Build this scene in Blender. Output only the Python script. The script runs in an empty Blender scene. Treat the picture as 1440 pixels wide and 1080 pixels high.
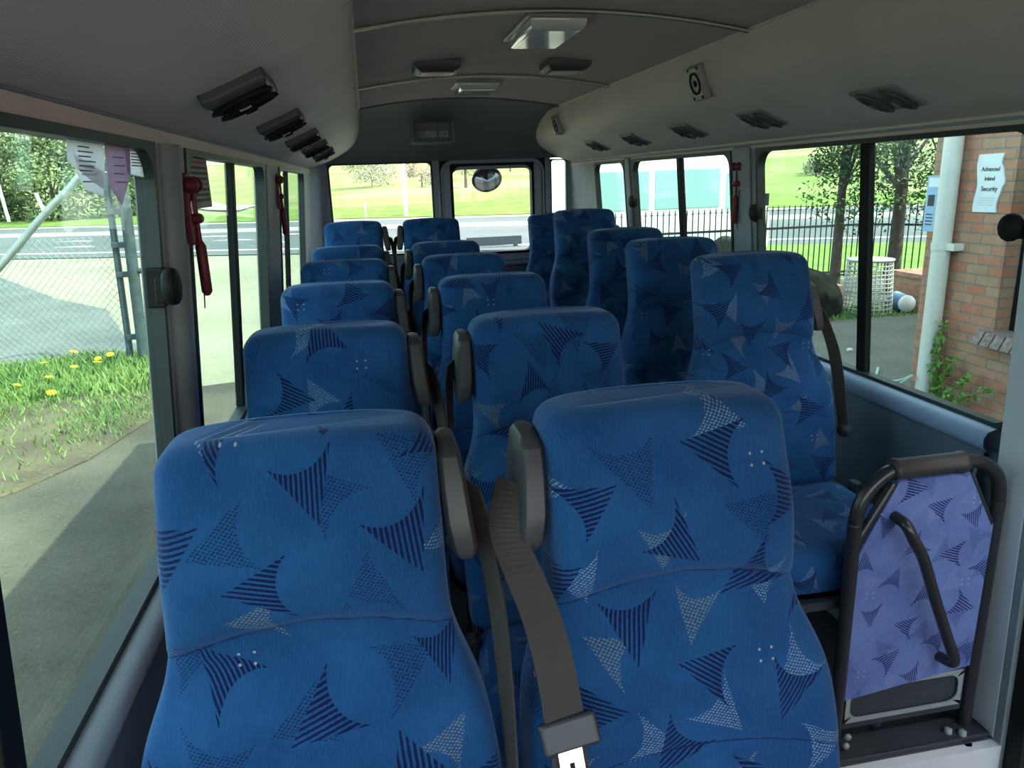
import bpy, math, random
from mathutils import Vector, Matrix
rnd = random.Random(7)
S = bpy.context.scene
COL = S.collection
PI = math.pi

# ------------------------------------------------------------------ camera, sky, sun, exposure
cam_d = bpy.data.cameras.new('camera')
cam = bpy.data.objects.new('camera', cam_d); COL.objects.link(cam); S.camera = cam
cam_d.sensor_width = 36.0; cam_d.lens = 1040.0 / 1440.0 * 36.0
cam_d.clip_start = 0.05; cam_d.clip_end = 2000
def cam_matrix():
    f = 1040.0
    y = Vector((513 - 720, -(258 - 540), -f)).normalized()
    p2 = Vector((513 - 720 + 100, -(258 - 540) + 3.4, -f))
    up = p2.cross(y).normalized()
    if up.y < 0: up = -up
    x = y.cross(up)
    return Matrix((x, y, up))
cam.matrix_world = Matrix.Translation((0, 0, 1.45)) @ cam_matrix().to_4x4()

W = bpy.data.worlds.new('sky'); S.world = W; W.use_nodes = True
wn = W.node_tree.nodes; wl = W.node_tree.links; wn.clear()
sky = wn.new('ShaderNodeTexSky'); sky.sky_type = 'NISHITA'; sky.sun_disc = False
SUN_DIR = Vector((-1.70, 1.12, -2.66)).normalized()        # the way the light travels
sky.sun_elevation = math.asin(-SUN_DIR.z)
sky.sun_rotation = math.atan2(-SUN_DIR.x, -SUN_DIR.y)
sky.air_density = 1.0; sky.dust_density = 1.6
bg = wn.new('ShaderNodeBackground'); bg.inputs[1].default_value = 0.46
wo = wn.new('ShaderNodeOutputWorld')
hs = wn.new('ShaderNodeHueSaturation'); hs.inputs['Saturation'].default_value = .45
wl.new(sky.outputs[0], hs.inputs['Color']); wl.new(hs.outputs[0], bg.inputs[0]); wl.new(bg.outputs[0], wo.inputs[0])
sun_d = bpy.data.lights.new('sun', 'SUN'); sun_d.energy = 5.6; sun_d.angle = 0.009; sun_d.color = (1, .92, .80)
sun = bpy.data.objects.new('sun', sun_d); COL.objects.link(sun)
sun.rotation_euler = SUN_DIR.to_track_quat('-Z', 'Y').to_euler()
S.view_settings.view_transform = 'Standard'; S.view_settings.look = 'None'
S.view_settings.exposure = 1.15; S.view_settings.gamma = 1; S.view_settings.use_curve_mapping = False
S.cycles.max_bounces = 10; S.cycles.diffuse_bounces = 5; S.cycles.transparent_max_bounces = 24
S.cycles.use_denoising = True
S.cycles.caustics_reflective = False; S.cycles.caustics_refractive = False
S.cycles.sample_clamp_indirect = 6

# ------------------------------------------------------------------ node helpers
class NV:
    def __init__(s, nt, sock): s.nt = nt; s.k = sock
    def _m(s, op, *a):
        n = s.nt.nodes.new('ShaderNodeMath'); n.operation = op
        for i, v in enumerate((s,) + a):
            if isinstance(v, NV): s.nt.links.new(v.k, n.inputs[i])
            else: n.inputs[i].default_value = v
        return NV(s.nt, n.outputs[0])
    def __add__(s, o): return s._m('ADD', o)
    def __radd__(s, o): return s._m('ADD', o)
    def __sub__(s, o): return s._m('SUBTRACT', o)
    def __rsub__(s, o): return (s * -1) + o
    def __mul__(s, o): return s._m('MULTIPLY', o)
    def __rmul__(s, o): return s._m('MULTIPLY', o)
    def __truediv__(s, o): return s._m('DIVIDE', o)
    def gt(s, o): return s._m('GREATER_THAN', o)
    def lt(s, o): return s._m('LESS_THAN', o)
    def floor(s): return s._m('FLOOR')
    def abs(s): return s._m('ABSOLUTE')
    def sin(s): return s._m('SINE')
    def cos(s): return s._m('COSINE')
    def sqrt(s): return s._m('SQRT')
    def mx(s, o): return s._m('MAXIMUM', o)
    def mn(s, o): return s._m('MINIMUM', o)

def new_mat(name):
    m = bpy.data.materials.new(name); m.use_nodes = True
    return m, m.node_tree, m.node_tree.nodes['Principled BSDF']

def mix(nt, fac, a, b):
    n = nt.nodes.new('ShaderNodeMix'); n.data_type = 'RGBA'
    for i, v in ((0, fac), (6, a), (7, b)):
        if isinstance(v, NV): nt.links.new(v.k, n.inputs[i])
        elif hasattr(v, 'is_linked'): nt.links.new(v, n.inputs[i])
        elif isinstance(v, tuple): n.inputs[i].default_value = (*v, 1)
        else: n.inputs[i].default_value = v
    return n.outputs[2]

def noise(nt, scale, detail=3, vec=None, rough=.5):
    n = nt.nodes.new('ShaderNodeTexNoise'); n.inputs['Scale'].default_value = scale
    n.inputs['Detail'].default_value = detail; n.inputs['Roughness'].default_value = rough
    if vec is None:
        tc = nt.nodes.new('ShaderNodeTexCoord'); vec = tc.outputs['Object']
    nt.links.new(vec, n.inputs['Vector'])
    return n

def ramp(nt, sock, lo, hi):
    n = nt.nodes.new('ShaderNodeMapRange'); nt.links.new(sock, n.inputs[0])
    n.inputs[1].default_value = lo; n.inputs[2].default_value = hi
    return NV(nt, n.outputs[0])

def bump(nt, b, h, strength=.3, dist=.002):
    n = nt.nodes.new('ShaderNodeBump'); n.inputs['Strength'].default_value = strength; n.inputs['Distance'].default_value = dist
    nt.links.new(h.k if isinstance(h, NV) else h, n.inputs['Height']); nt.links.new(n.outputs[0], b.inputs['Normal'])

def plain(name, col, rough=.5, metal=0, var=.12, nscale=20, bmp=.1, spec=.5):
    m, nt, b = new_mat(name)
    n = noise(nt, nscale, 4)
    c = mix(nt, ramp(nt, n.outputs[0], .3, .7), tuple(x * (1 - var) for x in col), tuple(min(1, x * (1 + var)) for x in col))
    nt.links.new(c, b.inputs['Base Color'])
    b.inputs['Roughness'].default_value = rough; b.inputs['Metallic'].default_value = metal
    b.inputs['Specular IOR Level'].default_value = spec
    if bmp: bump(nt, b, noise(nt, nscale * 12, 2).outputs[0], bmp, .001)
    return m

def glass(name, tint, refl=.06, rough=.0):
    m = bpy.data.materials.new(name); m.use_nodes = True; nt = m.node_tree; nt.nodes.clear()
    out = nt.nodes.new('ShaderNodeOutputMaterial'); tr = nt.nodes.new('ShaderNodeBsdfTransparent')
    gl = nt.nodes.new('ShaderNodeBsdfGlossy'); mx = nt.nodes.new('ShaderNodeMixShader'); lw = nt.nodes.new('ShaderNodeLayerWeight'); lw.inputs[0].default_value = .5
    f1 = NV(nt, lw.outputs['Facing']); fr = f1 * f1 * f1 * f1 * .30 + refl * .4
    n = noise(nt, 3, 2)
    c = mix(nt, ramp(nt, n.outputs[0], .3, .7), tint, tuple(x * .985 for x in tint))
    nt.links.new(c, tr.inputs[0]); gl.inputs['Roughness'].default_value = rough; gl.inputs[0].default_value = (1, 1, 1, 1)
    nt.links.new(fr.k, mx.inputs[0]); nt.links.new(tr.outputs[0], mx.inputs[1]); nt.links.new(gl.outputs[0], mx.inputs[2])
    nt.links.new(mx.outputs[0], out.inputs[0])
    return m

def fabric(name, base, hi, dark, seam=False, scale=1.0, wear=.55):
    """velour with concave fan shapes in navy stripes and pale / ochre dots"""
    m, nt, b = new_mat(name)
    uvn = nt.nodes.new('ShaderNodeUVMap'); uvn.uv_map = 'UVMap'
    sp = nt.nodes.new('ShaderNodeSeparateXYZ'); nt.links.new(uvn.outputs[0], sp.inputs[0])
    oi = nt.nodes.new('ShaderNodeObjectInfo'); rv = NV(nt, oi.outputs['Random'])
    u0 = NV(nt, sp.outputs[0]); v0 = NV(nt, sp.outputs[1])
    u = u0 + rv * 3.7; v = v0 + rv * 7.3
    def fins(cell, rot, seed, size=1.0):
        cr, sr = math.cos(rot), math.sin(rot)
        U = (u * cr - v * sr) / cell + seed; V = (u * sr + v * cr) / cell + seed * 1.7
        cx, cy = U.floor(), V.floor()
        cmb = nt.nodes.new('ShaderNodeCombineXYZ'); nt.links.new(cx.k, cmb.inputs[0]); nt.links.new(cy.k, cmb.inputs[1]); cmb.inputs[2].default_value = seed
        w = nt.nodes.new('ShaderNodeTexWhiteNoise'); w.noise_dimensions = '3D'; nt.links.new(cmb.outputs[0], w.inputs[0])
        s3 = nt.nodes.new('ShaderNodeSeparateColor'); nt.links.new(w.outputs['Color'], s3.inputs[0])
        r1, r2, r3 = (NV(nt, s3.outputs[i]) for i in range(3)); r0 = NV(nt, w.outputs['Value'])
        lx = U - cx - .5 + (r1 - .5) * .22; ly = V - cy - .5 + (r2 - .5) * .22
        a = r3 * 6.283; ca, sa = a.cos(), a.sin()
        k = (r0 * .35 + .85) / size
        p = (lx * ca + ly * sa) * k; q = (ly * ca - lx * sa) * k
        q = q + p * (r1 - .5) * .5
        inside = q.abs().lt((p + .40) * .50).__mul__(p.lt(.30))
        d = ((p - .60) * (p - .60) + q * q).sqrt()
        return inside * d.gt(.455), p, q, r0, cell
    m1, p1, q1, r1, c1 = fins(.122 * scale, .5, 3.0, 1.02)
    nj = noise(nt, 240, 1, uvn.outputs[0])
    jit = (NV(nt, nj.outputs[0]) - .5) * 1.6
    st = ((q1 + p1 * .25) * (c1 * 6.283 / .0066) + jit).sin()
    solid = st.gt(p1 * -1.5 - .18)
    navy = m1 * solid * r1.gt(.16)
    # ghost half of a fan beside it: dotted navy
    m2, p2, q2, r2, c2 = fins(.118 * scale, 1.25, 11.0, .95)
    dots = ((u + v * .35) * (6.283 / .0075) + jit * 1.5).sin() * ((v - u * .2) * (6.283 / .0050) + jit).sin() + (r2 - .5) * .0
    dmask = m2 * dots.gt((NV(nt, nj.outputs[0]) - .5) * 1.5 + .22 - (m1 * -.9))
    ghost = dmask * r2.lt(.40)
    pale = dmask * r2.gt(.40) * r2.lt(.74)
    ochre = dmask * r2.gt(.74)
    n1 = noise(nt, 7, 4, uvn.outputs[0])
    mp = nt.nodes.new('ShaderNodeMapping'); mp.inputs['Scale'].default_value = (900, 60, 1); nt.links.new(uvn.outputs[0], mp.inputs[0])
    n2 = noise(nt, 1, 2, mp.outputs[0])
    col = mix(nt, ramp(nt, n1.outputs[0], .32, .68), base, hi)
    col = mix(nt, ramp(nt, n2.outputs[0], .45, .9) * .35, col, tuple(min(1, x * 1.9) for x in hi))
    col = mix(nt, ghost * .7, col, dark)
    col = mix(nt, pale * (wear * .75), col, (.42, .55, .68))
    col = mix(nt, ochre * (wear * .7), col, (.42, .40, .20))
    col = mix(nt, navy * .93, col, dark)
    # tiny four dot marks
    gx = u / (.31 * scale); gy = v / (.26 * scale)
    fx = (gx - gx.floor() - .5).abs() * (.31 * scale) - .009; fy = (gy - gy.floor() - .5).abs() * (.26 * scale) - .007
    col = mix(nt, (fx * fx + fy * fy).lt(.0000032) * .6, col, (.6, .62, .5))
    if seam:
        for h0, amp in ((.415, .045), (.205, .03)):
            line = (v0 - h0 - (1 - u0 * u0 * 28) * amp).abs().lt(.0009) * u0.abs().lt(.26)
            col = mix(nt, line * .75, col, dark)
    nt.links.new(col, b.inputs['Base Color'])
    b.inputs['Roughness'].default_value = .85; b.inputs['Specular IOR Level'].default_value = .15
    b.inputs['Sheen Weight'].default_value = .35; b.inputs['Sheen Roughness'].default_value = .45
    b.inputs['Sheen Tint'].default_value = (.45, .65, 1, 1)
    bump(nt, b, n2.outputs[0], .25, .0008)
    return m

M = {}
M['fabric_seat'] = fabric('blue velour seat', (.008, .054, .172), (.018, .096, .262), (.004, .006, .055), seam=True)
M['fabric'] = fabric('blue velour cushion', (.008, .054, .172), (.018, .096, .262), (.004, .006, .055))
M['fabric_panel'] = fabric('violet blue velour panel', (.085, .13, .33), (.14, .21, .46), (.006, .008, .09), scale=.85, wear=.3)
M['cove'] = plain('cove plastic', (.80, .71, .65), .55, var=.05, nscale=4, bmp=0)
M['ceiling'] = plain('ceiling lining', (.60, .51, .45), .9, var=.05, nscale=6, bmp=.3)
M['header'] = plain('rear header vinyl', (.15, .16, .165), .75, var=.08, nscale=5)
M['pillar'] = plain('pillar trim', (.36, .40, .47), .5, var=.05)
M['pillar_left'] = plain('grey ribbed trim', (.40, .45, .48), .6, var=.05)
M['side'] = plain('side panel vinyl', (.11, .155, .20), .6, var=.08, nscale=8)
M['ledge'] = plain('sill ledge', (.25, .36, .52), .45, var=.06)
M['sealgrey'] = plain('dark green-grey seal', (.028, .042, .042), .5, var=.1)
M['rubber'] = plain('black rubber', (.008, .010, .011), .6, var=.1, spec=.25)
M['greyrubber'] = plain('grey gasket', (.24, .29, .30), .55, var=.1)
M['white_paint'] = plain('white paint', (.62, .68, .72), .35, var=.04)
M['body_white'] = plain('white body paint', (.80, .82, .82), .3, var=.03)
M['floor'] = plain('floor vinyl', (.035, .04, .05), .6, var=.2, nscale=40)
M['housing'] = plain('belt housing plastic', (.058, .058, .062), .45, var=.05)
M['belt'] = plain('belt webbing', (.052, .043, .040), .75, var=.08, nscale=60, bmp=.4)
M['buckle'] = plain('buckle plastic', (.035, .04, .05), .4)
M['chrome'] = plain('bright steel', (.75, .73, .76), .25, metal=1, var=.03)
M['blackpaint'] = plain('black enamel tube', (.022, .024, .03), .28, var=.08)
M['foam'] = plain('black grip', (.03, .03, .033), .5, var=.1)
M['darkmetal'] = plain('dark grey steel', (.032, .042, .052), .55, spec=.3)
M['vent'] = plain('vent plastic', (.07, .08, .08), .4)
M['ventgrey'] = plain('grey vent plastic', (.26, .26, .25), .4); M['nozzlegrey'] = plain('grey nozzle', (.10, .105, .10), .3)
M['vent_light'] = plain('pale vent plastic', (.36, .36, .34), .4)
M['lens'] = plain('lamp lens', (.85, .85, .82), .15, var=.02, bmp=0)
M['lens'].node_tree.nodes['Principled BSDF'].inputs['Coat Weight'].default_value = 1
M['lampgrey'] = plain('lamp body', (.10, .11, .10), .45)
M['red'] = plain('red plastic', (.16, .012, .028), .45)
M['redlabel'] = plain('red ink', (.55, .05, .06), .6)
M['ink'] = plain('black ink', (.03, .03, .035), .6)
M['paper'] = plain('paper', (.92, .92, .95), .8, var=.06, nscale=14)
M['pinkpaper'] = plain('pink paper', (.62, .50, .62), .8, var=.06, nscale=14)
def translucent(m):
    nt = m.node_tree; b = nt.nodes['Principled BSDF']; out = nt.nodes['Material Output']; tl = nt.nodes.new('ShaderNodeBsdfTranslucent'); mx = nt.nodes.new('ShaderNodeMixShader')
    nt.links.new(b.inputs['Base Color'].links[0].from_socket, tl.inputs[0]); mx.inputs[0].default_value = .6
    nt.links.new(b.outputs[0], mx.inputs[1]); nt.links.new(tl.outputs[0], mx.inputs[2]); nt.links.new(mx.outputs[0], out.inputs[0])
translucent(M['paper']); translucent(M['pinkpaper'])
M['labelgrey'] = plain('label grey', (.38, .40, .40), .6)
M['greenlens'] = plain('green sign strip', (.30, .42, .32), .4)
M['redlens'] = plain('dull red sign strip', (.28, .10, .12), .4)
M['greylens'] = plain('grey sign strip', (.16, .18, .21), .4)
M['glass'] = glass('tinted window glass', (.70, .82, .78))
M['rearglass'] = glass('rear window glass', (.80, .86, .84))
M['clear'] = glass('clear glass', (.97, .985, .98))
# ribbed cove texture
nt = M['cove'].node_tree; b = nt.nodes['Principled BSDF']
uvn = nt.nodes.new('ShaderNodeUVMap'); uvn.uv_map = 'UVMap'
sp = nt.nodes.new('ShaderNodeSeparateXYZ'); nt.links.new(uvn.outputs[0], sp.inputs[0])
cu, cv = NV(nt, sp.outputs[0]), NV(nt, sp.outputs[1])
bump(nt, b, (cu * (6.283 / .0042)).sin() * .6 + (cv * (6.283 / .006)).sin() * .4, .35, .0012)

# ------------------------------------------------------------------ mesh builder
class MB:
    def __init__(s): s.v = []; s.f = []; s.m = []; s.s = []; s.uv = []
    def add(s, verts, faces, mat=0, smooth=False, uvs=None):
        o = len(s.v); s.v += [tuple(p) for p in verts]
        for i, f in enumerate(faces):
            s.f.append(tuple(o + k for k in f)); s.m.append(mat); s.s.append(smooth)
            s.uv.append([uvs[k] for k in f] if uvs else [(verts[k][0] + verts[k][1] * .7, verts[k][2] + verts[k][1] * .3) for k in f])
    def box(s, a, b, mat=0, fn=None):
        (x0, y0, z0), (x1, y1, z1) = a, b
        p = [(x0, y0, z0), (x1, y0, z0), (x1, y1, z0), (x0, y1, z0), (x0, y0, z1), (x1, y0, z1), (x1, y1, z1), (x0, y1, z1)]
        if fn: p = [fn(*q) for q in p]
        s.add(p, [(0, 3, 2, 1), (4, 5, 6, 7), (0, 1, 5, 4), (1, 2, 6, 5), (2, 3, 7, 6), (3, 0, 4, 7)], mat)
    def obox(s, c, ax, ay, az, mat=0):          # oriented box: centre and three half axes
        c, ax, ay, az = map(Vector, (c, ax, ay, az))
        p = [c + i * ax + j * ay + k * az for k in (-1, 1) for i, j in ((-1, -1), (1, -1), (1, 1), (-1, 1))]
        s.add(p, [(0, 3, 2, 1), (4, 5, 6, 7), (0, 1, 5, 4), (1, 2, 6, 5), (2, 3, 7, 6), (3, 0, 4, 7)], mat)
    def rings(s, rings, mat=0, smooth=True, cap=True, uvs=None, closed=True):
        n = len(rings[0]); v = [p for r in rings for p in r]; f = []
        for i in range(len(rings) - 1):
            for j in range(n if closed else n - 1):
                a, b2 = i * n + j, i * n + (j + 1) % n
                f.append((a, b2, b2 + n, a + n))
        s.add(v, f, mat, smooth, uvs)
        if cap:
            s.add(rings[0], [tuple(range(n))[::-1]], mat, False, uvs[:n] if uvs else None)
            s.add(rings[-1], [tuple(range(n))], mat, False, uvs[-n:] if uvs else None)
    def tube(s, pts, r, seg=12, mat=0, cap=True, flat=1.0):
        pts = [Vector(p) for p in pts]; R = []
        prev = None
        for i, p in enumerate(pts):
            t = (pts[min(i + 1, len(pts) - 1)] - pts[max(i - 1, 0)]).normalized()
            if prev is None:
                a = t.cross(Vector((0, 0, 1)));
                if a.length < .1: a = t.cross(Vector((1, 0, 0)))
            else: a = prev - t * prev.dot(t)
            a.normalize(); prev = a; bb = t.cross(a)
            rr = r[i] if isinstance(r, (list, tuple)) else r
            R.append([p + (a * math.cos(2 * PI * k / seg) + bb * math.sin(2 * PI * k / seg) * flat) * rr for k in range(seg)])
        s.rings(R, mat, True, cap)
    def lathe(s, prof, c=(0, 0, 0), ax=(0, 0, 1), seg=24, mat=0, sx=1.0):
        ax = Vector(ax).normalized(); a = ax.orthogonal().normalized(); bb = ax.cross(a); c = Vector(c)
        R = [[c + ax * h + (a * math.cos(2 * PI * k / seg) * sx + bb * math.sin(2 * PI * k / seg)) * r for k in range(seg)] for r, h in prof]
        s.rings(R, mat, True, True)
    def ribbon(s, pts, wd, th=.0015, mat=0):      # pts centreline, wd half-width vectors
        pts = [Vector(p) for p in pts]; wd = [Vector(w) for w in wd]; R = []
        for i, p in enumerate(pts):
            t = (pts[min(i + 1, len(pts) - 1)] - pts[max(i - 1, 0)]).normalized()
            n = t.cross(wd[i]).normalized() * th
            R.append([p - wd[i] - n, p + wd[i] - n, p + wd[i] + n, p - wd[i] + n])
        s.rings(R, mat, False, True)
    def obj(s, name, mats, parent=None, kind=None, bevel=0, loc=None, subsurf=0, weld=False):
        me = bpy.data.meshes.new(name); me.from_pydata(s.v, [], s.f)
        for mm in (mats if isinstance(mats, (list, tuple)) else [mats]): me.materials.append(M[mm] if isinstance(mm, str) else mm)
        me.polygons.foreach_set('material_index', s.m); me.polygons.foreach_set('use_smooth', s.s)
        ul = me.uv_layers.new(name='UVMap'); flat = [c for f in s.uv for uv in f for c in uv]; ul.data.foreach_set('uv', flat)
        me.update()
        o = bpy.data.objects.new(name, me); COL.objects.link(o)
        if parent: o.parent = parent
        if loc is not None: o.location = loc
        if kind: o['kind'] = kind
        if weld: wm = o.modifiers.new('weld', 'WELD'); wm.merge_threshold = .0002
        if bevel:
            bm = o.modifiers.new('bevel', 'BEVEL'); bm.width = bevel; bm.segments = 3; bm.limit_method = 'ANGLE'; bm.angle_limit = .6
        return o

def thing(name, label, cat, loc=(0, 0, 0), group=None, kind=None):
    o = bpy.data.objects.new(name, None); COL.objects.link(o); o.location = loc; o.empty_display_size = .1
    if label: o['label'] = label; o['category'] = cat
    if group: o['group'] = group
    if kind: o['kind'] = kind
    return o
def tag(o, label, cat, group=None, kind=None):
    o['label'] = label; o['category'] = cat
    if group: o['group'] = group
    if kind: o['kind'] = kind
    return o
def copy_tree(o, parent=None):
    c = o.copy(); COL.objects.link(c); c.parent = parent
    for ch in list(o.children): copy_tree(ch, c)
    return c
def bez(pts, n=10):                                # smooth catmull-rom path
    pts = [Vector(p) for p in pts]; out = []
    P = [pts[0]] + pts + [pts[-1]]
    for i in range(1, len(P) - 2):
        for k in range(n):
            t = k / n; a, b2, c, d = P[i - 1], P[i], P[i + 1], P[i + 2]
            out.append(.5 * ((2 * b2) + (c - a) * t + (2 * a - 5 * b2 + 4 * c - d) * t * t + (3 * b2 - a - 3 * c + d) * t ** 3))
    out.append(pts[-1]); return out

# ------------------------------------------------------------------ bus shell
YR = 5.38                                  # rear wall
XL = lambda z: -.41 + .08 * max(0, z - .8)
XR = lambda z: 1.52 - .08 * max(0, z - .8)
mL = lambda Y, z, d: (XL(z) + d, Y, z)
mR = lambda Y, z, d: (XR(z) - d, Y, z)
mB = lambda x, z, d: (x, YR - d, z)
GZ = -.68

mb = MB(); mb.box((-.41, -1.7, -.08), (.92, YR, 0)); mb.box((.92, 1.36, -.08), (1.52, YR, 0))
mb.obj('floor', 'floor', kind='structure')
mb = MB(); mb.box((.90, -1.0, -.42), (1.52, 1.36, -.38)); mb.obj('floor', 'floor', kind='structure')
mb = MB(); mb.box((.90, 1.335, -.38), (1.50, 1.36, -.005)); mb.box((.895, -1.0, -.38), (.92, 1.36, -.005)); mb.obj('trim_1', 'white_paint', kind='structure')

LW = [(-1.55, -.30), (-.16, 1.415), (1.645, 2.87), (3.36, 4.68)]
RW = [(1.455, 2.70), (2.90, 4.07), (4.20, 4.78)]
ZB, ZT = .80, 1.53
def wall(name, mp, wins, y0, y1, mat, pmat, low=-.60, th=-.032):
    mb = MB()
    mb.box((y0, low, th), (y1, ZB, 0), 1, mp)
    mb.box((y0, ZT, th), (y1, 1.92, 0), 0, mp)
    ed = [y0] + [e for w in wins for e in w] + [y1]
    for i in range(0, len(ed), 2):
        if ed[i + 1] - ed[i] > .01: mb.box((ed[i], ZB, th), (ed[i + 1], ZT, 0), 2, mp)
    return mb.obj(name, [mat, 'side', pmat], kind='structure')
wall('wall_left', mL, LW, -1.7, YR, 'cove', 'pillar_left')
wall('wall_right', mR, RW, 1.36, YR, 'cove', 'pillar')
mb = MB()                                   # front part of the right wall around the door
mb.box((-1.7, -.60, -.06), (.05, .8, 0), 0, mR); mb.box((-1.7, ZT, -.06), (1.36, 1.92, 0), 1, mR); mb.box((-.05, .8, -.06), (.05, ZT, 0), 0, mR)
mb.box((.05, -.60, -.06), (1.36, -.40, 0), 0, mR)
mb.obj('wall_right', ['side', 'cove'], kind='structure')
# rear wall: opening list x0,x1,z0,z1
REARO = [(-.245, .47, .95, 1.585), (.605, 1.175, .94, 1.545), (1.315, 1.440, 1.02, 1.575)]
mb = MB()
mb.box((-.41, .80, -.06), (1.52, .94, 0), 0, mB); mb.box((-.41, -.6, -.06), (1.52, .80, 0), 1, mB)
mb.box((-.37, 1.585, -.06), (1.48, 1.92, 0), 0, mB)
for a, b2 in ((-.40, -.245), (.47, .605), (1.175, 1.315), (1.44, 1.51)): mb.box((a, .94, -.06), (b2, 1.585, 0), 0, mB)
mb.box((.605, 1.545, -.06), (1.175, 1.585, 0), 0, mB); mb.box((1.315, .94, -.06), (1.440, 1.02, 0), 0, mB); mb.box((-.245, .94, -.06), (.47, .95, 0), 0, mB)
mb.obj('wall_rear', ['pillar', 'side'], kind='structure')
# front wall with the windscreen opening
mb = MB()
mF = lambda x, z, d: (x, -1.70 + d, z)
mb.box((-.41, -.6, -.06), (1.52, .75, 0), 0, mF); mb.box((-.41, 1.72, -.06), (1.52, 1.92, 0), 0, mF)
mb.box((-.41, .75, -.06), (-.33, 1.72, 0), 0, mF); mb.box((1.42, .75, -.06), (1.52, 1.72, 0), 0, mF)
mb.obj('wall_front', ['side'], kind='structure')
mb = MB(); mb.box((-.34, -1.735, .74), (1.43, -1.73, 1.73)); mb.obj('window_9', 'clear', kind='structure')

def frame(mp, y0, y1, z0, z1, m, r, d0, d1, mat=0, n=8, mb=None, outer=.0):
    """a flat ring between a rectangle and a rounded rectangle inside it"""
    mb = mb or MB()
    cy, cz = (y0 + y1) / 2, (z0 + z1) / 2; hy, hz = (y1 - y0) / 2, (z1 - z0) / 2
    iy, iz = hy - m, hz - m; inn = []
    for q, (sy, sz) in enumerate(((1, 1), (-1, 1), (-1, -1), (1, -1))):
        for k in range(n + 1):
            a = PI / 2 * (q + k / n)
            inn.append((sy * (iy - r) + r * math.cos(a), sz * (iz - r) + r * math.sin(a)))
    out = []
    for (a, c) in inn:
        s_ = 1e9
        if abs(a) > 1e-9: s_ = min(s_, hy / abs(a))
        if abs(c) > 1e-9: s_ = min(s_, hz / abs(c))
        ca = max(-hy, min(hy, a * s_)); cc = max(-hz, min(hz, c * s_)); out.append((ca, cc))
    # make the outside pass through the true corners
    for q, (sy, sz) in enumerate(((1, 1), (-1, 1), (-1, -1), (1, -1))): out[q * (n + 1) + n // 2] = (sy * hy, sz * hz)
    N = len(inn)
    def P(l, d): return [mp(cy + a, cz + c, d) for a, c in l]
    v = P(out, d1) + P(inn, d1) + P(inn, d0) + P(out, d0); f = []
    for i in range(N):
        j = (i + 1) % N
        for k in range(4):
            a, b2 = k * N, ((k + 1) % 4) * N
            f.append((a + i, a + j, b2 + j, b2 + i))
    mb.add(v, f, mat, False)
    return mb

wcount = [0]
def window(mp, y0, y1, z0=ZB, z1=ZT, div=None, seal='sealgrey', r=.06, gl='glass', m=.014, name=None):
    wcount[0] += 1
    mb = MB(); mb.box((y0 + .004, z0 + .004, -.020), (y1 - .004, z1 - .004, -.015), 0, mp)
    w = mb.obj(name or 'window_%d' % wcount[0], gl, kind='structure')
    frame(mp, y0, y1, z0, z1, m, r, -.026, .006).obj('window_seal', seal, w)
    if div:
        for dv in div:
            mb = MB(); mb.box((dv - .022, z0 + m, -.028), (dv + .022, z1 - m, -.006), 0, mp); mb.obj('sliding_frame', 'rubber', w, bevel=.003)
    return w
def latch(w, mp, Y, z, dirn):
    mb = MB()
    mb.box((Y - .012, z - .035, -.02), (Y + .012, z + .035, .012), 0, mp)
    mb.box((Y - .012 if dirn > 0 else Y - .05, z - .022, .004), (Y + .05 if dirn > 0 else Y + .012, z + .022, .022), 0, mp)
    mb.lathe([(.012, 0), (.03, .006), (.034, .016), (.03, .026), (.012, .03)], mp(Y + .03 * dirn, z + .004, .012), (Vector(mp(Y, z, 1)) - Vector(mp(Y, z, 0))), 14)
    return mb.obj('latch', 'rubber', w, bevel=.004)
wl_ = [window(mL, *LW[0], gl='clear'), window(mL, *LW[1], div=[.735]), window(mL, *LW[2], div=[2.28]), window(mL, *LW[3], div=[3.82])]
wr_ = [window(mR, *RW[0], div=[2.07]), window(mR, *RW[1], div=[3.455]), window(mR, *RW[2])]
latch(wl_[1], mL, 1.400, 1.285, -1)
latch(wr_[0], mR, 2.70, 1.29, -1); latch(wr_[0], mR, 1.46, 1.30, 1); latch(wr_[1], mR, 4.07, 1.30, -1)
# rear windows and rear door
w = window(mB, *REARO[0][:2], REARO[0][2], REARO[0][3], m=.012, r=.03, gl='rearglass')
w = window(mB, *REARO[2][:2], REARO[2][2], REARO[2][3], m=.008, r=.02, gl='rearglass')
dr = MB(); frame(mB, .50, 1.285, .16, 1.60, .035, .10, 0, .03, mb=dr)
door = dr.obj('door_1', ['pillar'], kind='structure', bevel=.006)
frame(mB, .535, 1.245, .88, 1.575, .055, .07, .0, .018).obj('door_panel', 'pillar', door, bevel=.004)
frame(mB, .59, 1.19, .925, 1.56, .018, .06, -.05, .024).obj('window_seal', 'rubber', door)
mb = MB(); mb.box((.60, .935, -.034), (1.18, 1.55, -.028), 0, mB); mb.obj('window_pane', 'rearglass', door)
mb = MB(); mb.box((.54, .20, 0), (1.24, .88, .014), 0, mB); mb.box((.62, .845, .014), (1.15, .875, .04), 1, mB); mb.obj('lower_panel', ['side', 'ledge'], door, bevel=.004)
# outline of the door recess
frame(mB, .515, 1.27, .18, 1.59, .006, .09, .0, .034).obj('door_gasket', 'rubber', door)
# front door on the right
mb = MB(); mb.box((.09, -.36, -.03), (1.30, 1.5, -.024), 0, mR)
fd = mb.obj('door_2', 'clear', kind='structure')
frame(mR, .05, 1.335, -.40, 1.53, .045, .05, -.05, .0).obj('door_frame', 'rubber', fd, bevel=.003)
mb = MB(); mb.box((1.335, -.40, -.05), (1.36, 1.53, .012), 0, mR); mb.obj('door_gasket', 'greyrubber', fd, bevel=.003)
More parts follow.
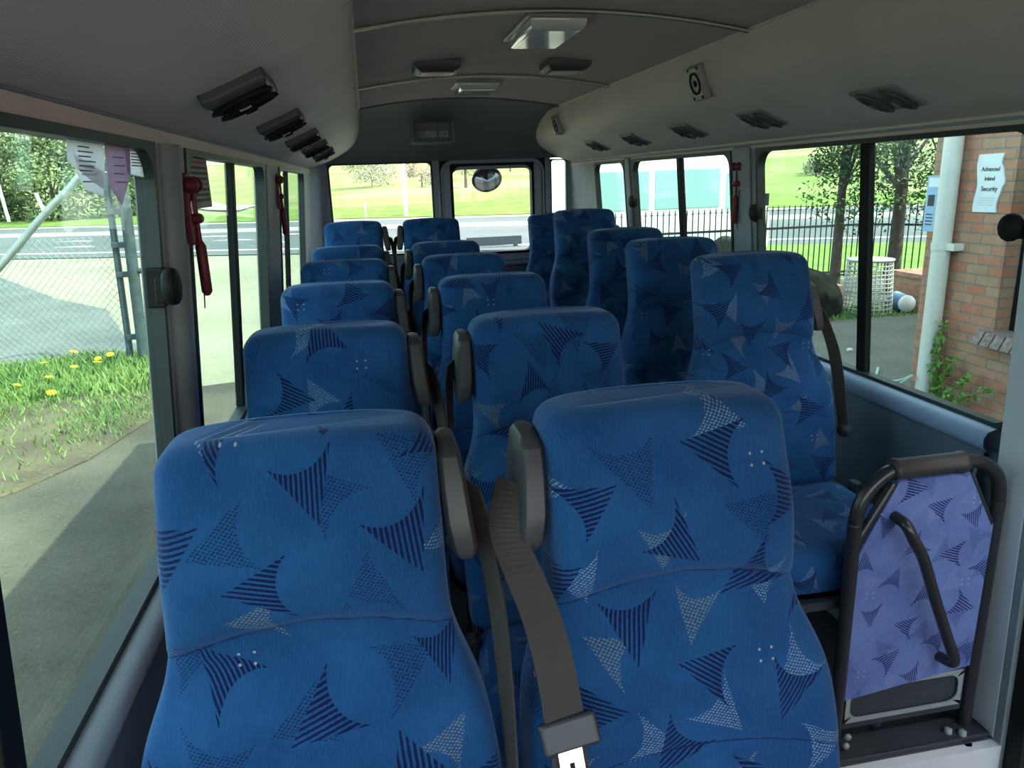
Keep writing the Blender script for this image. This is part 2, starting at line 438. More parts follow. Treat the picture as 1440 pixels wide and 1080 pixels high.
# white door pillar in front of the first right window
mb = MB(); mb.box((1.36, -.36, 0), (1.45, 1.535, .014), 0, mR)
for zz in (.78, .72, .58, .40, .2): mb.lathe([(.004, 0), (.004, .002)], mR(1.40, zz, .014), (-1, 0, 0), 8, 1)
mb.obj('trim_2', ['white_paint', 'rubber'], kind='structure', bevel=.004)

# sill trims
mb = MB()
L0 = [(-.41, .800), (-.395, .800), (-.378, .792), (-.372, .775), (-.378, .758), (-.392, .752), (-.41, .752)]
def prof_strip(pts, y0, y1, mat=0, mb=None, n=2, closed=False, smooth=True):
    mb = mb or MB(); R = []; uv = []; acc = [0]
    for i in range(1, len(pts)): acc.append(acc[-1] + math.dist(pts[i], pts[i - 1]))
    for k in range(n):
        Y = y0 + (y1 - y0) * k / (n - 1)
        R.append([(x, Y, z) for x, z in pts]); uv += [(a, Y) for a in acc]
    mb.rings(R, mat, smooth, False, uv, closed); return mb
prof_strip(L0, -1.6, YR).obj('trim_3', 'pillar_left', kind='structure')
R0 = [(1.52, .803), (1.502, .803), (1.482, .797), (1.472, .782), (1.474, .758), (1.49, .742), (1.52, .740)]
prof_strip(R0, 1.50, YR).obj('trim_4', 'ledge', kind='structure')
# padded side panels below the sill
mb = prof_strip([(-.40, .752), (-.385, .74), (-.372, .66), (-.372, .40), (-.38, .36), (-.41, .36)], -1.4, YR - .05); mb.obj('trim_5', 'side', kind='structure')
mb = prof_strip([(1.505, .742), (1.49, .72), (1.482, .66), (1.482, .44), (1.49, .42), (1.52, .42)], 1.52, YR - .05); mb.obj('trim_6', 'side', kind='structure')
mb = prof_strip([(1.52, .43), (1.44, .42), (1.425, .40), (1.425, .0)], 1.62, YR - .05, smooth=False); mb.obj('trim_7', 'pillar_left', kind='structure')
# ribbed grey gasket beside the front left window
def ribbed(y, w_, mat):
    pts = []
    for k in range(60):
        z = .80 + (ZT - .80) * k / 59; pts.append((XL(z) + .006, y, z))
    mb = MB(); mb.tube(pts, w_, 14, 0, True, .6); return mb
mbx = ribbed(1.495, .036, 0)
mbx.obj('trim_8', 'greyrubber', kind='structure')
mb = MB(); mb.box((1.545, .80, 0), (1.635, ZT, .004), 0, mL); mb.obj('trim_9', 'pillar_left', kind='structure', bevel=.006)
mb = MB(); mb.box((2.95, .80, 0), (3.30, ZT, .005), 0, mL); mb.obj('trim_9', 'pillar_left', kind='structure', bevel=.006)
mb = MB(); mb.box((2.74, .80, 0), (2.86, ZT + .01, .018), 0, mR); mb.obj('trim_9', 'pillar', kind='structure', bevel=.01)
mb = MB(); mb.box((4.10, .80, 0), (4.17, ZT + .01, .014), 0, mR); mb.obj('trim_9', 'pillar', kind='structure', bevel=.008)
# rear corner posts
for sx, x0 in ((1, XL(1.1)), (-1, XR(1.1))):
    mb = MB(); pts = []
    for k in range(9):
        a = PI / 2 * k / 8; pts.append((x0 + sx * (.12 if sx > 0 else .035) * (1 - math.sin(a)), YR - .32 * (1 - math.cos(a)) - .0))
    R = [[(x + (sx * .04 * (z - 1.1)), Y, z) for x, Y in pts] for z in (.8, 1.58)]
    mb.rings(R, 0, True, False, None, False); mb.obj('trim_9', 'pillar', kind='structure')

# ceiling coves
CP = [(0, 1.835), (-.004, 1.80), (-.010, 1.765), (-.024, 1.73), (-.05, 1.695), (-.095, 1.660), (-.16, 1.628), (-.22, 1.602), (-.28, 1.580), (-.335, 1.563), (-.362, 1.552), (-.366, 1.535)]
CP = [tuple(p)[:2] for p in [(v.x, v.y) for v in bez([(a, c, 0) for a, c in CP], 3)]]
def mirror(p): return [(1.11 - x, z) for x, z in p]
mb = prof_strip(CP, -1.6, YR - .02, n=12); mb.obj('ceiling', 'cove', kind='structure')
mb = prof_strip([(1.11 - x * .985, z) for x, z in CP], -1.6, YR - .02, n=12); mb.obj('ceiling', 'cove', kind='structure')
# thin trims under the coves and along the ceiling edge
mb = MB(); mb.tube([(-.362, -1.6, 1.548), (-.362, YR - .02, 1.548)], .006, 8); mb.tube([(-.350, -1.6, 1.556), (-.350, YR - .02, 1.556)], .003, 8); mb.obj('trim_10', 'greyrubber', kind='structure')
mb = MB(); mb.tube([(0, -1.6, 1.838), (0, 4.32, 1.838)], .006, 8); mb.obj('trim_11', 'cove', kind='structure')
mb = MB(); mb.tube([(1.11, -1.6, 1.838), (1.11, 4.32, 1.838)], .006, 8); mb.obj('trim_12', 'cove', kind='structure')
mb = MB(); mb.tube([(1.462, 1.4, 1.545), (1.462, YR - .02, 1.545)], .005, 8); mb.obj('trim_12', 'pillar', kind='structure')
CZ = lambda x: 1.838 + .050 * (1 - ((x - .555) / .555) ** 2)
xs = [1.11 * k / 24 for k in range(25)]
mb = MB(); mb.rings([[(x, Y, CZ(x)) for x in xs] for Y in [-1.6 + .37 * i for i in range(17)]], 0, True, False, None, False); mb.obj('ceiling', 'ceiling', kind='structure')
mb = MB(); mb.box((-.44, -1.78, 1.925), (1.55, 5.5, 1.985)); mb.obj('ceiling', 'body_white', kind='structure', bevel=.03)
for Y, k in ((2.13, 13), (3.40, 14)):
    mb = MB(); mb.ribbon([(x, Y, CZ(x) - .007) for x in xs[:]], [(0, .008, 0)] * 25, .003); mb.obj('trim_%d' % k, 'vent', kind='structure')
    mb = MB(); mb.ribbon([(x, Y - .011, CZ(x) - .008) for x in xs[:]], [(0, .003, 0)] * 25, .002); mb.obj('trim_%d' % k, 'cove', kind='structure')
# rear header
hp = bez([(4.31, 0), (4.55, .022), (4.85, .075), (5.10, .145), (5.28, .215), (5.34, .255)], 5)
HR = []
for p in hp:
    Y, dz = p.x, p.y
    t = (Y - 4.31) / 1.03
    HR.append([(.555 + (k / 30 - .5) * (1.11 + .72 * min(1, t * 2.5)), Y, 1.838 + .05 * (1 - t) * (1 - ((k / 30 - .5) * 2) ** 2) - dz) for k in range(31)])
mb = MB(); mb.rings(HR, 0, True, False, None, False); mb.obj('ceiling', 'header', kind='structure')
mb = MB(); mb.ribbon([(x, 4.31, CZ(x) - .004) for x in xs], [(0, .010, 0)] * 25, .004); mb.obj('trim_15', 'header', kind='structure')

# ------------------------------------------------------------------ ceiling fittings
for (x0, x1, Y0, Y1, nm, lb, gl_) in ((.475, .665, 2.17, 2.56, 'ceiling_light', 'large clear-lensed ceiling lamp nearest the camera', True), (.445, .655, 3.58, 3.86, 'ceiling_light', 'small flat ceiling lamp just in front of the rear header', False)):
    cx, cy = (x0 + x1) / 2, (Y0 + Y1) / 2; z = CZ(cx)
    t = thing(nm, lb, 'ceiling lamp', (cx, cy, z), 'ceiling lamps')
    mb = MB(); mb.box((-(x1 - x0) / 2, -(Y1 - Y0) / 2, -.012), ((x1 - x0) / 2, (Y1 - Y0) / 2, .004)); mb.obj('lamp_base', 'vent_light', t, bevel=.006)
    mb = MB(); R = []
    for k in range(7):
        a = PI / 2 * k / 6; s_ = .86 - .16 * (1 - math.cos(a)) ; R.append([(sx * (x1 - x0) / 2 * s_, sy * (Y1 - Y0) / 2 * (s_ + .04), -.012 - .028 * math.sin(a)) for sx, sy in ((-1, -1), (1, -1), (1, 1), (-1, 1))])
    mb.rings(R, 0, True, True); mb.obj('lamp_lens', 'lens', t, bevel=.004)
for x, lb in ((.30, 'left dark louvred box under the ceiling between the two trims'), (.80, 'right dark louvred box under the ceiling between the two trims')):
    t = thing('ceiling_speaker', lb, 'ceiling speaker', (x, 3.0, CZ(x)), 'ceiling boxes')
    mb = MB(); mb.rings([[(-.085, -.085, 0), (.085, -.085, 0), (.085, .085, 0), (-.085, .085, 0)], [(-.085, -.08, -.022), (.085, -.08, -.022), (.085, .075, -.03), (-.085, .075, -.03)], [(-.07, -.06, -.034), (.07, -.06, -.034), (.07, .06, -.038), (-.07, .06, -.038)]], 0, False, True); mb.obj('box_body', 'lampgrey', t, bevel=.006)
    mb = MB(); mb.box((-.062, -.05, -.041), (.062, .05, -.036)); mb.obj('grille', 'vent_light', t, bevel=.002)
# round speakers on the right cove
for Y, z, x, lb in ((2.475, 1.738, 1.122, 'pale speaker plate with black cone on the right overhead cove, nearer one'), (4.38, 1.738, 1.122, 'pale speaker plate at the rear end of the right overhead cove')):
    t = thing('cove_speaker', lb, 'speaker', (x, Y, z), 'cove speakers'); t.rotation_euler = (0, -PI / 2 - .30, 0)
    mb = MB(); mb.box((-.058, -.045, -.012), (.058, .045, .016)); mb.obj('speaker_plate', 'vent_light', t, bevel=.010)
    mb = MB(); mb.lathe([(.036, .014), (.036, .020), (.030, .020), (.028, .014), (.012, .012), (.010, .019), (.001, .021)], (0, 0, 0), (0, 0, 1), 28); mb.obj('speaker_cone', 'rubber', t)
    for a in (-1, 1):
        for c in (-1, 1): mb = MB(); mb.lathe([(.005, .014), (.005, .018), (.002, .019)], (a * .046, c * .033, 0), (0, 0, 1), 8); mb.obj('screw', 'rubber', t)
# air vents
def vent(side, Y, i):
    lr = 'left' if side < 0 else 'right'
    order = ['nearest to', 'second from', 'third from', 'fourth from', 'fifth and farthest from'][i]
    lb = ('dark boxy air vent under the left overhead cove, %s the camera' if side < 0 else 'grey twin-nozzle air vent under the right overhead cove, %s the camera') % order
    x = -.198 if side < 0 else 1.30
    z = 1.612 if side < 0 else 1.613
    t = thing('air_vent', lb, 'air vent', (x, Y, z), 'air vents under the %s cove' % lr)
    t.rotation_euler = (0, .40 * side, 0)
    body = 'vent' if side < 0 else 'ventgrey'; dp = .024 if side < 0 else .006
    hx, hy = (.056, .088)
    mb = MB(); R = []
    for s_, zz in ((1.0, .006), (1.0, -dp * .7), (.92, -dp), (.0001, -dp)):
        R.append([(hx * s_ * a, hy * s_ * c, zz) for a, c in ((-1, -1), (1, -1), (1, 1), (-1, 1))])
    mb.rings(R, 0, False, True); mb.obj('vent_body', body, t, bevel=.005)
    for c in (-1, 1):
        mb = MB(); mb.lathe([(.060, -dp - .001), (.062, -dp - .006), (.052, -dp - .008), (.046, -dp - .002), (.016, -dp - .004), (.012, -dp - .014), (.002, -dp - .015)], (0, c * .042, 0), (0, 0, 1), 24, sx=.8)
        nz = mb.obj('nozzle', 'rubber' if side < 0 else 'nozzlegrey', t); nz.scale = (1, .52, 1); nz.location = (0, c * .021, 0)
        mb = MB(); mb.box((-.010, c * .042 - .003, -dp - .017), (.010, c * .042 + .003, -dp - .006)); mb.obj('tab', 'vent_light', nz)
for i, Y in enumerate((1.40, 2.07, 2.74, 3.40, 4.05)): vent(-1, Y, i)
for i, Y in enumerate((1.76, 2.38, 2.96, 3.58, 4.20)): vent(1, Y, i)
# lit-type sign plate on the rear header
t = thing('sign_box', 'small framed sign plate with red and green strips on the dark rear header', 'sign', (.437, 4.86, 1.752))
def hdr(mb, x0, z0, x1, z1, d, mat): mb.box((x0, -d - .01, z0), (x1, -d + .01, z1), mat)
mb = MB(); mb.box((-.132, -.06, -.078), (.132, .06, .078)); mb.obj('sign_body', 'header', t, bevel=.012)
mb = MB(); mP = lambda a, c, d: (a, -.06 - d, c); frame(mP, -.128, .128, -.074, .074, .005, .016, 0, .003, mb=mb); mb.obj('sign_border', 'labelgrey', t)
mb = MB()
mb.box((-.095, -.064, .006), (-.055, -.058, .040), 1); mb.box((-.053, -.064, .006), (.022, -.058, .040), 0); mb.box((.034, -.064, .006), (.092, -.058, .040), 0)
mb.box((-.053, -.064, -.044), (.022, -.058, -.004), 2); mb.box((.034, -.064, -.044), (.092, -.058, -.004), 2)
for k in range(4): mb.box((-.096 + .011 * k, -.064, -.044), (-.091 + .011 * k, -.058, -.004), 3); 
for k in range(4): mb.box((-.092 + .011 * k, -.066, .010), (-.088 + .011 * k, -.058, .036), 0)
mb.box((-.10, -.064, -.044), (-.055, -.0585, -.040), 3); mb.box((-.10, -.064, -.008), (-.055, -.0585, -.004), 3)
for zz, mt in ((.023, 1), (-.024, 4)): mb.add([(.070, -.0655, zz - .010), (.086, -.0655, zz), (.070, -.0655, zz + .010), (.070, -.06, zz - .010), (.086, -.06, zz), (.070, -.06, zz + .010)], [(0, 1, 2), (3, 5, 4), (0, 3, 4, 1), (1, 4, 5, 2), (2, 5, 3, 0)], mt)
mb.obj('sign_strips', ['greylens', 'redlens', 'greenlens', 'labelgrey', 'header'], t)

# ------------------------------------------------------------------ seats
def seat_back_mesh():
    LH = .675; Rr = []; UV = []
    lv = [0, .01, .03] + [.03 + .6 * k / 74 for k in range(1, 75)] + [.630 + .045 * math.sin(PI / 2 * k / 10) for k in range(1, 11)]
    N = 56
    for z in lv:
        head = 1 / (1 + math.exp(-(z - .36) / .030))
        w = .217 - .047 * head + .006 * math.exp(-((z - .20) / .1) ** 2)
        th = .060 + .006 * head
        yc = -.16 * (1 - z / LH) - .0
        d = LH - z; rt = .034
        kx = kt = 0
        if d < rt: q = rt - math.sqrt(max(0, rt * rt - (rt - d) ** 2)); kx = q * 1.0; kt = q * .95
        if z < .03: kx += .03 - z; kt += (.03 - z) * .8
        ring = []; uvr = []
        for j in range(N):
            a = 2 * PI * j / N - PI / 2
            ca, sa = math.cos(a), math.sin(a)
            ex = .42
            x = (w - kx) * math.copysign(abs(ca) ** ex, ca); y = (th - kt) * math.copysign(abs(sa) ** ex, sa)
            zz = z
            # arched top
            xn = x / .19
            if z > .45: zz = z - .011 * xn * xn * min(1, (z - .45) / .2) + .004 * min(1, (z - .45) / .2)
            if sa < 0:                       # front face shaping
                f = abs(sa) ** .3
                hb = .024 * math.exp(-((z - .53) / .085) ** 2) + .012 * math.exp(-((z - .30) / .07) ** 2) * (1 - .5 * xn * xn)
                wing = .018 * (abs(x) / .22) ** 4 * (1 - head)
                y -= f * (hb + wing)
                s1 = .415 + .045 * (1 - 28 * x * x); s2 = .205 + .030 * (1 - 28 * x * x)
                y += f * (.010 * math.exp(-((z - s1) / .008) ** 2) + .022 * math.exp(-((z - s1 + .03) / .04) ** 2) * (z < s1 or 1) + .003 * math.exp(-((z - s2) / .006) ** 2))
                sidepipe = math.exp(-((abs(x) - .165) / .008) ** 2) * .003
                y += f * sidepipe
            ring.append((x, yc + y, zz)); u = x if sa < 0 else (x + (.5 if x > 0 else -.5))
            uvr.append((x + (0 if sa < -.3 else math.copysign((sa + .3) * .05, x)), zz))
        Rr.append(ring); UV += uvr
    mb = MB(); mb.rings(Rr, 0, True, True, UV); return mb

def seat_cushion_mesh():
    mb = MB(); R = []; UV = []; N = 48
    for z, s in [(0, .0), (.0, .02), (.02, .005), (.06, 0), (.09, 0), (.115, .006), (.128, .020), (.133, .045), (.134, .10), (.134, .16), (.134, .205)]:
        ring = []
        for j in range(N):
            a = 2 * PI * j / N; ca, sa = math.cos(a), math.sin(a)
            x = (.222 - s) * math.copysign(abs(ca) ** .45, ca); y = (.215 - s) * math.copysign(abs(sa) ** .45, sa)
            zz = z + (.014 * (abs(x) / .22) ** 3 if z > .1 else 0) - .012 * max(0, -y / .235) * (z > .1)
            ring.append((x, y, zz))
        R.append(ring); UV += [(p[0], p[1] - p[2] + .4) for p in ring]
    mb.rings(R, 0, True, True, UV); return mb

def make_seat(belt_side, wall_leg=0, style='pair'):
    """origin on the floor under the backrest top line; belt_side +1 = belt on +x side"""
    t = thing('bus_seat', 'x', 'bus seat', (0, 0, 0), 'blue patterned bus seats')
    CZ_ = .42 if style == 'single' else .37
    bz = CZ_ + (.112 if style != 'single' else .12)
    seat_back_mesh().obj('backrest', 'fabric_seat', t, loc=(0, 0, bz))
    seat_cushion_mesh().obj('seat_cushion', 'fabric', t, loc=(0, -.375 if style != 'single' else -.35, CZ_))
    mb = MB()
    for x in (-.16, .16): mb.box((x - .012, -.60, CZ_ - .03), (x + .012, -.16, CZ_))
    mb.box((-.17, -.58, CZ_ - .028), (.17, -.54, CZ_ - .004)); mb.box((-.17, -.22, CZ_ - .028), (.17, -.18, CZ_ - .004)); mb.obj('seat_frame', 'darkmetal', t)
    for y in (-.56, -.20):
        mb = MB(); mb.tube([(-.14 * belt_side * -1, y, CZ_ - .02), (-.14 * belt_side * -1, y, .0)], .016, 10); mb.box((.14 * belt_side - .02, y - .03, 0), (.14 * belt_side + .02, y + .03, .006)); mb.obj('leg', 'darkmetal', t)
    # belt housing at the shoulder
    s = belt_side; xo = .174
    mb = MB(); R = []
    for z, y0, y1, x0, x1 in ((1.150, .012, .045, 0, .012), (1.148, -.012, .062, 0, .021), (1.135, -.030, .070, -.004, .026), (1.09, -.045, .070, -.004, .030), (1.03, -.060, .062, -.002, .034), (.985, -.066, .050, .004, .038), (.965, -.060, .040, .010, .036), (.962, -.050, .03, .014, .03)):
        z = 1.125 - (1.15 - z) * .75; c = [(x0, y0 + .012), (x0 + .006, y0), (x1 - .006, y0), (x1, y0 + .01), (x1, y1 - .01), (x1 - .006, y1), (x0 + .006, y1), (x0, y1 - .012)]
        pr = [(s * (xo + a), c_ - .025, z) for a, c_ in c]
        if s < 0: pr = pr[::-1]
        R.append(pr)
    hs = None
    mb.rings(R[::-1], 0, True, True); hs = mb.obj('belt_housing', 'housing', t, bevel=.002)
    mb = MB(); mb.box((min(s * (xo + .036), s * (xo + .030)), -.052, 1.02), (max(s * (xo + .036), s * (xo + .030)), .0, 1.03)); mb.obj('belt_slot', 'rubber', hs)
    # belt from the housing down past the cushion edge
    if style == 'front_buckle':
        P = bez([(s * .212, -.028, 1.062), (s * .224, -.055, 1.03), (s * .224, -.080, 1.0), (s * .212, -.112, .965), (s * .198, -.145, .92), (s * .190, -.175, .87), (s * .186, -.20, .815)], 6)
        Wd = []
        for i in range(len(P)):
            k = min(1, i / len(P) * 2.0); Wd.append(Vector((s * -.010 * (1 - k) + .0245 * k * 1, -.022 * (1 - k) * -s * 0 - .018 * (1 - k), .004 * k * 2 * -s * 0)).normalized() * .0245)
        mb = MB(); mb.ribbon(P, Wd); mb.obj('seat_belt', 'belt', t)
        c = Vector(P[-1]) + Vector((s * -.004, -.006, -.012)); dv = (P[-1] - P[-4]).normalized()
        ux = Vector((1, 0, .16)).normalized(); nn = dv.cross(ux).normalized(); dz = ux.cross(nn)
        mb = MB(); mb.obox(c, ux * .036, dz * .020, nn * .006)
        bk = mb.obj('belt_tongue', 'buckle', t, bevel=.005)
        mb = MB()
        nf = nn if nn.y < 0 else -nn
        c2 = c + (dv * .036) + nf * .004; mb.obox(c2 + ux * .006, ux * .006, dv * .020, nn * .0015); mb.obox(c2 - ux * .012, ux * .006, dv * .020, nn * .0015); mb.obox(c2 + dv * .020 - ux * .003, ux * .015, dv * .006, nn * .0015); mb.obox(c2 - dv * .014 - ux * .003, ux * .015, dv * .009, nn * .0015)
        mb.obj('metal_tongue', 'chrome', bk)
        P = bez([tuple(c - nf * .006), tuple(c + dv * .10 - nf * .012 + Vector((s * .012, .0, 0))), (s * (xo + .02), -.26, .47), (s * (xo + .03), -.24, .36)], 5)
        mb = MB(); mb.ribbon(P, [Vector((.022, 0, .004))] * len(P)); mb.obj('lap_belt', 'belt', t)
    else:
        xw = .0 if style != 'single' else .012
        P = bez([(s * .212, -.010, 1.06), (s * (.222 + xw), -.03, 1.02), (s * (.230 + xw), -.085, .94), (s * (.232 + xw), -.12, .86), (s * (.232 + xw), -.15, .77), (s * (.230 + xw), -.175, .70)], 6)
        Wd = []
        for i in range(len(P)):
            k = i / (len(P) - 1); Wd.append(Vector((s * (.013 - .011 * k), -.020, -.006)).normalized() * .0235)
        mb = MB(); mb.ribbon(P, Wd); mb.obj('seat_belt', 'belt', t)
        mb = MB(); mb.lathe([(.002, -.008), (.020, -.006), (.022, 0), (.020, .006), (.002, .008)], P[-1], (.8, .5, .1), 14); bk = mb.obj('belt_tongue', 'buckle', t); 
    # buckle stalk on the other side of the cushion
    mb = MB(); mb.tube([(s * .228, -.22, CZ_), (s * .232, -.26, CZ_ + .10)], .010, 8); mb.box((s * .232 - .012, -.28, CZ_ + .09), (s * .232 + .012, -.245, CZ_ + .155)); mb.obj('belt_buckle', 'buckle', t, bevel=.004)
    return t

left0 = make_seat(1); right0 = make_seat(-1, style='front_buckle'); single0 = make_seat(1, style='single'); rightn = make_seat(-1)
ords = ['first', 'second', 'third', 'fourth', 'fifth']
rows = [.93, 1.615, 2.34, 3.06, 3.76]
def place(src, first, x, Y, dz, label):
    o = src if first else copy_tree(src)
    o.location = (x, Y, dz); o['label'] = label
    return o
TOPZ = 1.165 - 1.1695
for i, Y in enumerate(rows):
    where = ['nearest the camera', 'in the second row', 'in the third row', 'in the fourth row', 'in the fifth row'][i]
    place(left0, i == 0, -.108, Y, 0, 'blue patterned bus seat on the left window side, %s' % where)
    place(right0 if i == 0 else rightn, i == 0 or i == 1, .370, Y, 0, 'blue patterned bus seat on the aisle side of the left pairs, %s' % where)
# raised rear row
place(left0, False, -.090, 4.60, .075, 'blue patterned raised rear-row bus seat against the left window corner')
place(rightn, False, .372, 4.60, .075, 'blue patterned raised rear-row bus seat second from the left, before the rear window')
place(single0, True, 1.090, 2.03, 0, 'blue patterned single seat right of the aisle, nearest, beside the grey side panel')
place(single0, False, 1.105, 2.65, 0, 'blue patterned single seat right of the aisle, second from the camera')
place(single0, False, 1.140, 3.27, 0, 'blue patterned single seat right of the aisle, third from the camera')
place(single0, False, 1.185, 4.09, .055, 'tall blue patterned single seat right of the aisle, fourth from the camera')
place(single0, False, 1.170, 4.70, .01, 'blue patterned rear-row bus seat half hidden behind the tall single seat')
# plinths for the raised rear row and wheel arch (floor steps)
mb = MB(); mb.box((-.40, 3.98, 0), (.62, YR - .06, .075)); mb.obj('floor', 'floor', kind='structure')
mb = MB(); mb.box((.95, 3.45, 0), (1.42, 4.16, .055)); mb.obj('floor', 'floor', kind='structure')

# ------------------------------------------------------------------ barrier in front of the first single seat
t = thing('door_barrier', 'black tube barrier with violet-blue patterned panel beside the entrance door', 'barrier', (1.255, 1.41, 0))
mb = MB()
zt = .768
path = [(.195, 0, .0), (.195, 0, .60), (.195, 0, .66), (.185, 0, .715), (.155, 0, .75), (.11, 0, zt), (0, 0, zt + .002), (-.10, 0, zt), (-.145, 0, .745), (-.178, 0, .70), (-.190, 0, .645), (-.190, 0, .58), (-.190, 0, .0)]
mb.tube(bez(path, 6), .0165, 16); mb.obj('tube_frame', 'blackpaint', t)
mb = MB(); mb.lathe([(.018, -.098), (.0255, -.096), (.0265, -.088), (.0245, -.084), (.0245, .080), (.0265, .084), (.0265, .094), (.018, .098)], (-.012, 0, zt + .002), (1, 0, .0), 24); mb.obj('foam_grip', 'foam', t)
for c_ in (((-.178, 0, .60), (-.10, 0, .735)), ((.178, 0, .60), (.098, 0, .745))):
    mb = MB(); mb.tube(c_, .011, 10); mb.obj('corner_brace', 'blackpaint', t)
# fabric panel: cut-corner board
mb = MB(); pl = [(-.178, .155), (.178, .20), (.184, .60), (.105, .745), (-.092, .742), (-.178, .565)]
v = [(x, -.010, z) for x, z in pl] + [(x, .012, z) for x, z in pl]; n = len(pl)
mb.add(v, [tuple(range(n)), tuple(range(2 * n - 1, n - 1, -1))] + [(i, i + n, (i + 1) % n + n, (i + 1) % n) for i in range(n)], 0, False, [(a[0], a[2]) for a in v]); mb.obj('panel', 'fabric_panel', t, bevel=.003)
mb = MB(); mb.tube(bez([(-.095, -.008, .655), (-.094, -.048, .650), (-.078, -.060, .615), (-.045, -.060, .56), (.0, -.060, .45), (.050, -.060, .335), (.078, -.058, .275), (.085, -.045, .25), (.080, -.008, .245)], 6), .0135, 14); mb.obj('handle', 'blackpaint', t)
mb = MB(); mb.box((-.178, .0, .06), (.178, .012, .20)); R = []
mb.obj('kick_plate', 'darkmetal', t, bevel=.003)
mb = MB(); frame(lambda a, c, d: (a, -.004 - d, c), -.17, .165, .085, .19, .012, .03, 0, .004, mb=mb); mb.obj('plate_rib', 'greyrubber', t)
mb = MB(); mb.box((-.205, -.045, .0), (.235, .03, .012)); mb.box((-.205, -.048, -.022), (.15, -.040, .012)); mb.obj('base_plate', 'darkmetal', t, bevel=.002)
mb = MB()
for x, z in ((-.165, .055), (-.168, .028)): mb.lathe([(.009, 0), (.009, .006), (.004, .009)], (x, -.018, z), (0, -1, 0), 8)
for x, y in ((.13, -.02), (.16, -.035)): mb.lathe([(.011, 0), (.011, .010), (.005, .013)], (x, y, .012), (0, 0, 1), 6)
mb.lathe([(.012, 0), (.012, .030), (.006, .034)], (.165, -.05, -.005), (0, 0, -1), 6)
mb.obj('bolts', 'greyrubber', t)
mb = MB(); mb.box((-.06, -.0, -.10), (.06, .004, -.055), 0); mb.obj('data_plate', 'ink', t).location = (.0, -.080, 0)

# ------------------------------------------------------------------ escape hammers and stickers
def hammer(mp, Y, z, flip, lb):
    t = thing('escape_hammer', lb, 'escape hammer', mp(Y, z, .008), 'escape hammers'); t.scale = (.78, .78, .78)
    s = flip
    mb = MB(); mb.box((-.004, -.030, -.065), (.014, .010, .115)); mb.obj('bracket', 'red', t, bevel=.004)
    mb = MB(); mb.lathe([(.006, -.045), (.020, -.040), (.022, -.020), (.012, -.012), (.012, .012), (.022, .020), (.020, .040), (.006, .046)], (.018 * s, 0.005, .085), (0, 1, 0), 12); mb.obj('hammer_head', 'red', t); mb = MB(); mb.lathe([(.004, -.03), (.014, -.026), (.014, .026), (.004, .03)], (.018 * s, .005, .0), (0, 1, 0), 10); mb.obj('clip', 'red', t)
    mb = MB(); mb.tube([(.018 * s, .005, .08), (.018 * s, .006, -.06)], .006, 8); mb.tube([(.018 * s, .006, -.055), (.018 * s, .006, -.070), (.018 * s, .006, -.19), (.018 * s, .006, -.20)], [.006, .014, .014, .006], 12); mb.obj('hammer_handle', 'red', t)
    mb = MB(); mb.tube(bez([(.012 * s, -.02, -.03), (.014 * s, -.022, -.10), (.014 * s, -.012, -.18), (.012 * s, -.02, -.23)], 4), .0018, 6); mb.obj('cord', 'rubber', t)
    mb = MB(); mb.box((.012 * min(s, 0) if s < 0 else .012, -.016, .012), (.016 if s > 0 else -.012 + .016, .004, .045)); mb.obj('catch', 'chrome', t)
hammer(mL, 1.625, 1.392, 1, 'red escape hammer with long handle on the left pillar, nearest')
hammer(mL, 3.235, 1.41, 1, 'small red escape hammer on the second left pillar')
hammer(mR, 2.82, 1.40, -1, 'red escape hammer on the pillar between the two right windows')
t = thing('instruction_label', 'grey instruction label with red and black lines on the second left window', 'sticker', mL(1.83, 1.470, -.012))
mb = MB(); mb.box((0, -.115, -.062), (.002, .115, .062)); mb.obj('label_sheet', 'labelgrey', t, bevel=.001)
mb = MB()
for k in range(9):
    zz = .050 - k * .0118; red = k in (0, 1, 5)
    y = -.095
    while y < .09:
        L_ = rnd.uniform(.016, .045); mb.box((.002, y, zz - .003), (.0028, min(.1, y + L_), zz + .003), 1 if red else 0); y += L_ + .008
mb.obj('label_text', ['ink', 'redlabel'], t)

# papers stuck on the first left window
def sheet(pts, lb, mat, off, lines=6):
    pts = [(a * 1.03 - .0, c) for a, c in pts]
    t = thing('paper_notice', lb, 'paper', mL(sum(p[0] for p in pts) / len(pts), sum(p[1] for p in pts) / len(pts), off), 'papers taped to the first left window')
    o = t.location; mb = MB(); n = len(pts)
    v = [Vector(mL(a, c, off)) - o for a, c in pts] + [Vector(mL(a, c, off + .001)) - o for a, c in pts]
    mb.add(v, [tuple(range(n)), tuple(range(2 * n - 1, n - 1, -1))] + [(i, (i + 1) % n, (i + 1) % n + n, i + n) for i in range(n)]); mb.obj('sheet', mat, t)
    mb = MB(); ys = [p[0] for p in pts]; zs = [p[1] for p in pts]
    for k in range(lines):
        zz = min(zs) + (max(zs) - min(zs)) * (.35 + .5 * k / lines); a0 = min(ys) + .25 * (max(ys) - min(ys)); a1 = a0 + (max(ys) - min(ys)) * rnd.uniform(.3, .5)
        v = [Vector(mL(a, c, off + .0015)) - o for a, c in ((a0, zz), (a1, zz), (a1, zz + .002), (a0, zz + .002))]; w2 = [p + Vector((.0004, 0, 0)) for p in v]
        mb.add(v + w2, [(0, 1, 2, 3), (7, 6, 5, 4), (0, 4, 5, 1), (1, 5, 6, 2), (2, 6, 7, 3), (3, 7, 4, 0)])
    mb.obj('print', 'labelgrey', t)
sheet([(1.035, 1.525), (1.165, 1.525), (1.16, 1.452), (1.10, 1.468), (1.03, 1.490)], 'white paper notice with tilted lower edge, leftmost on the first left window', 'paper', -.0105)
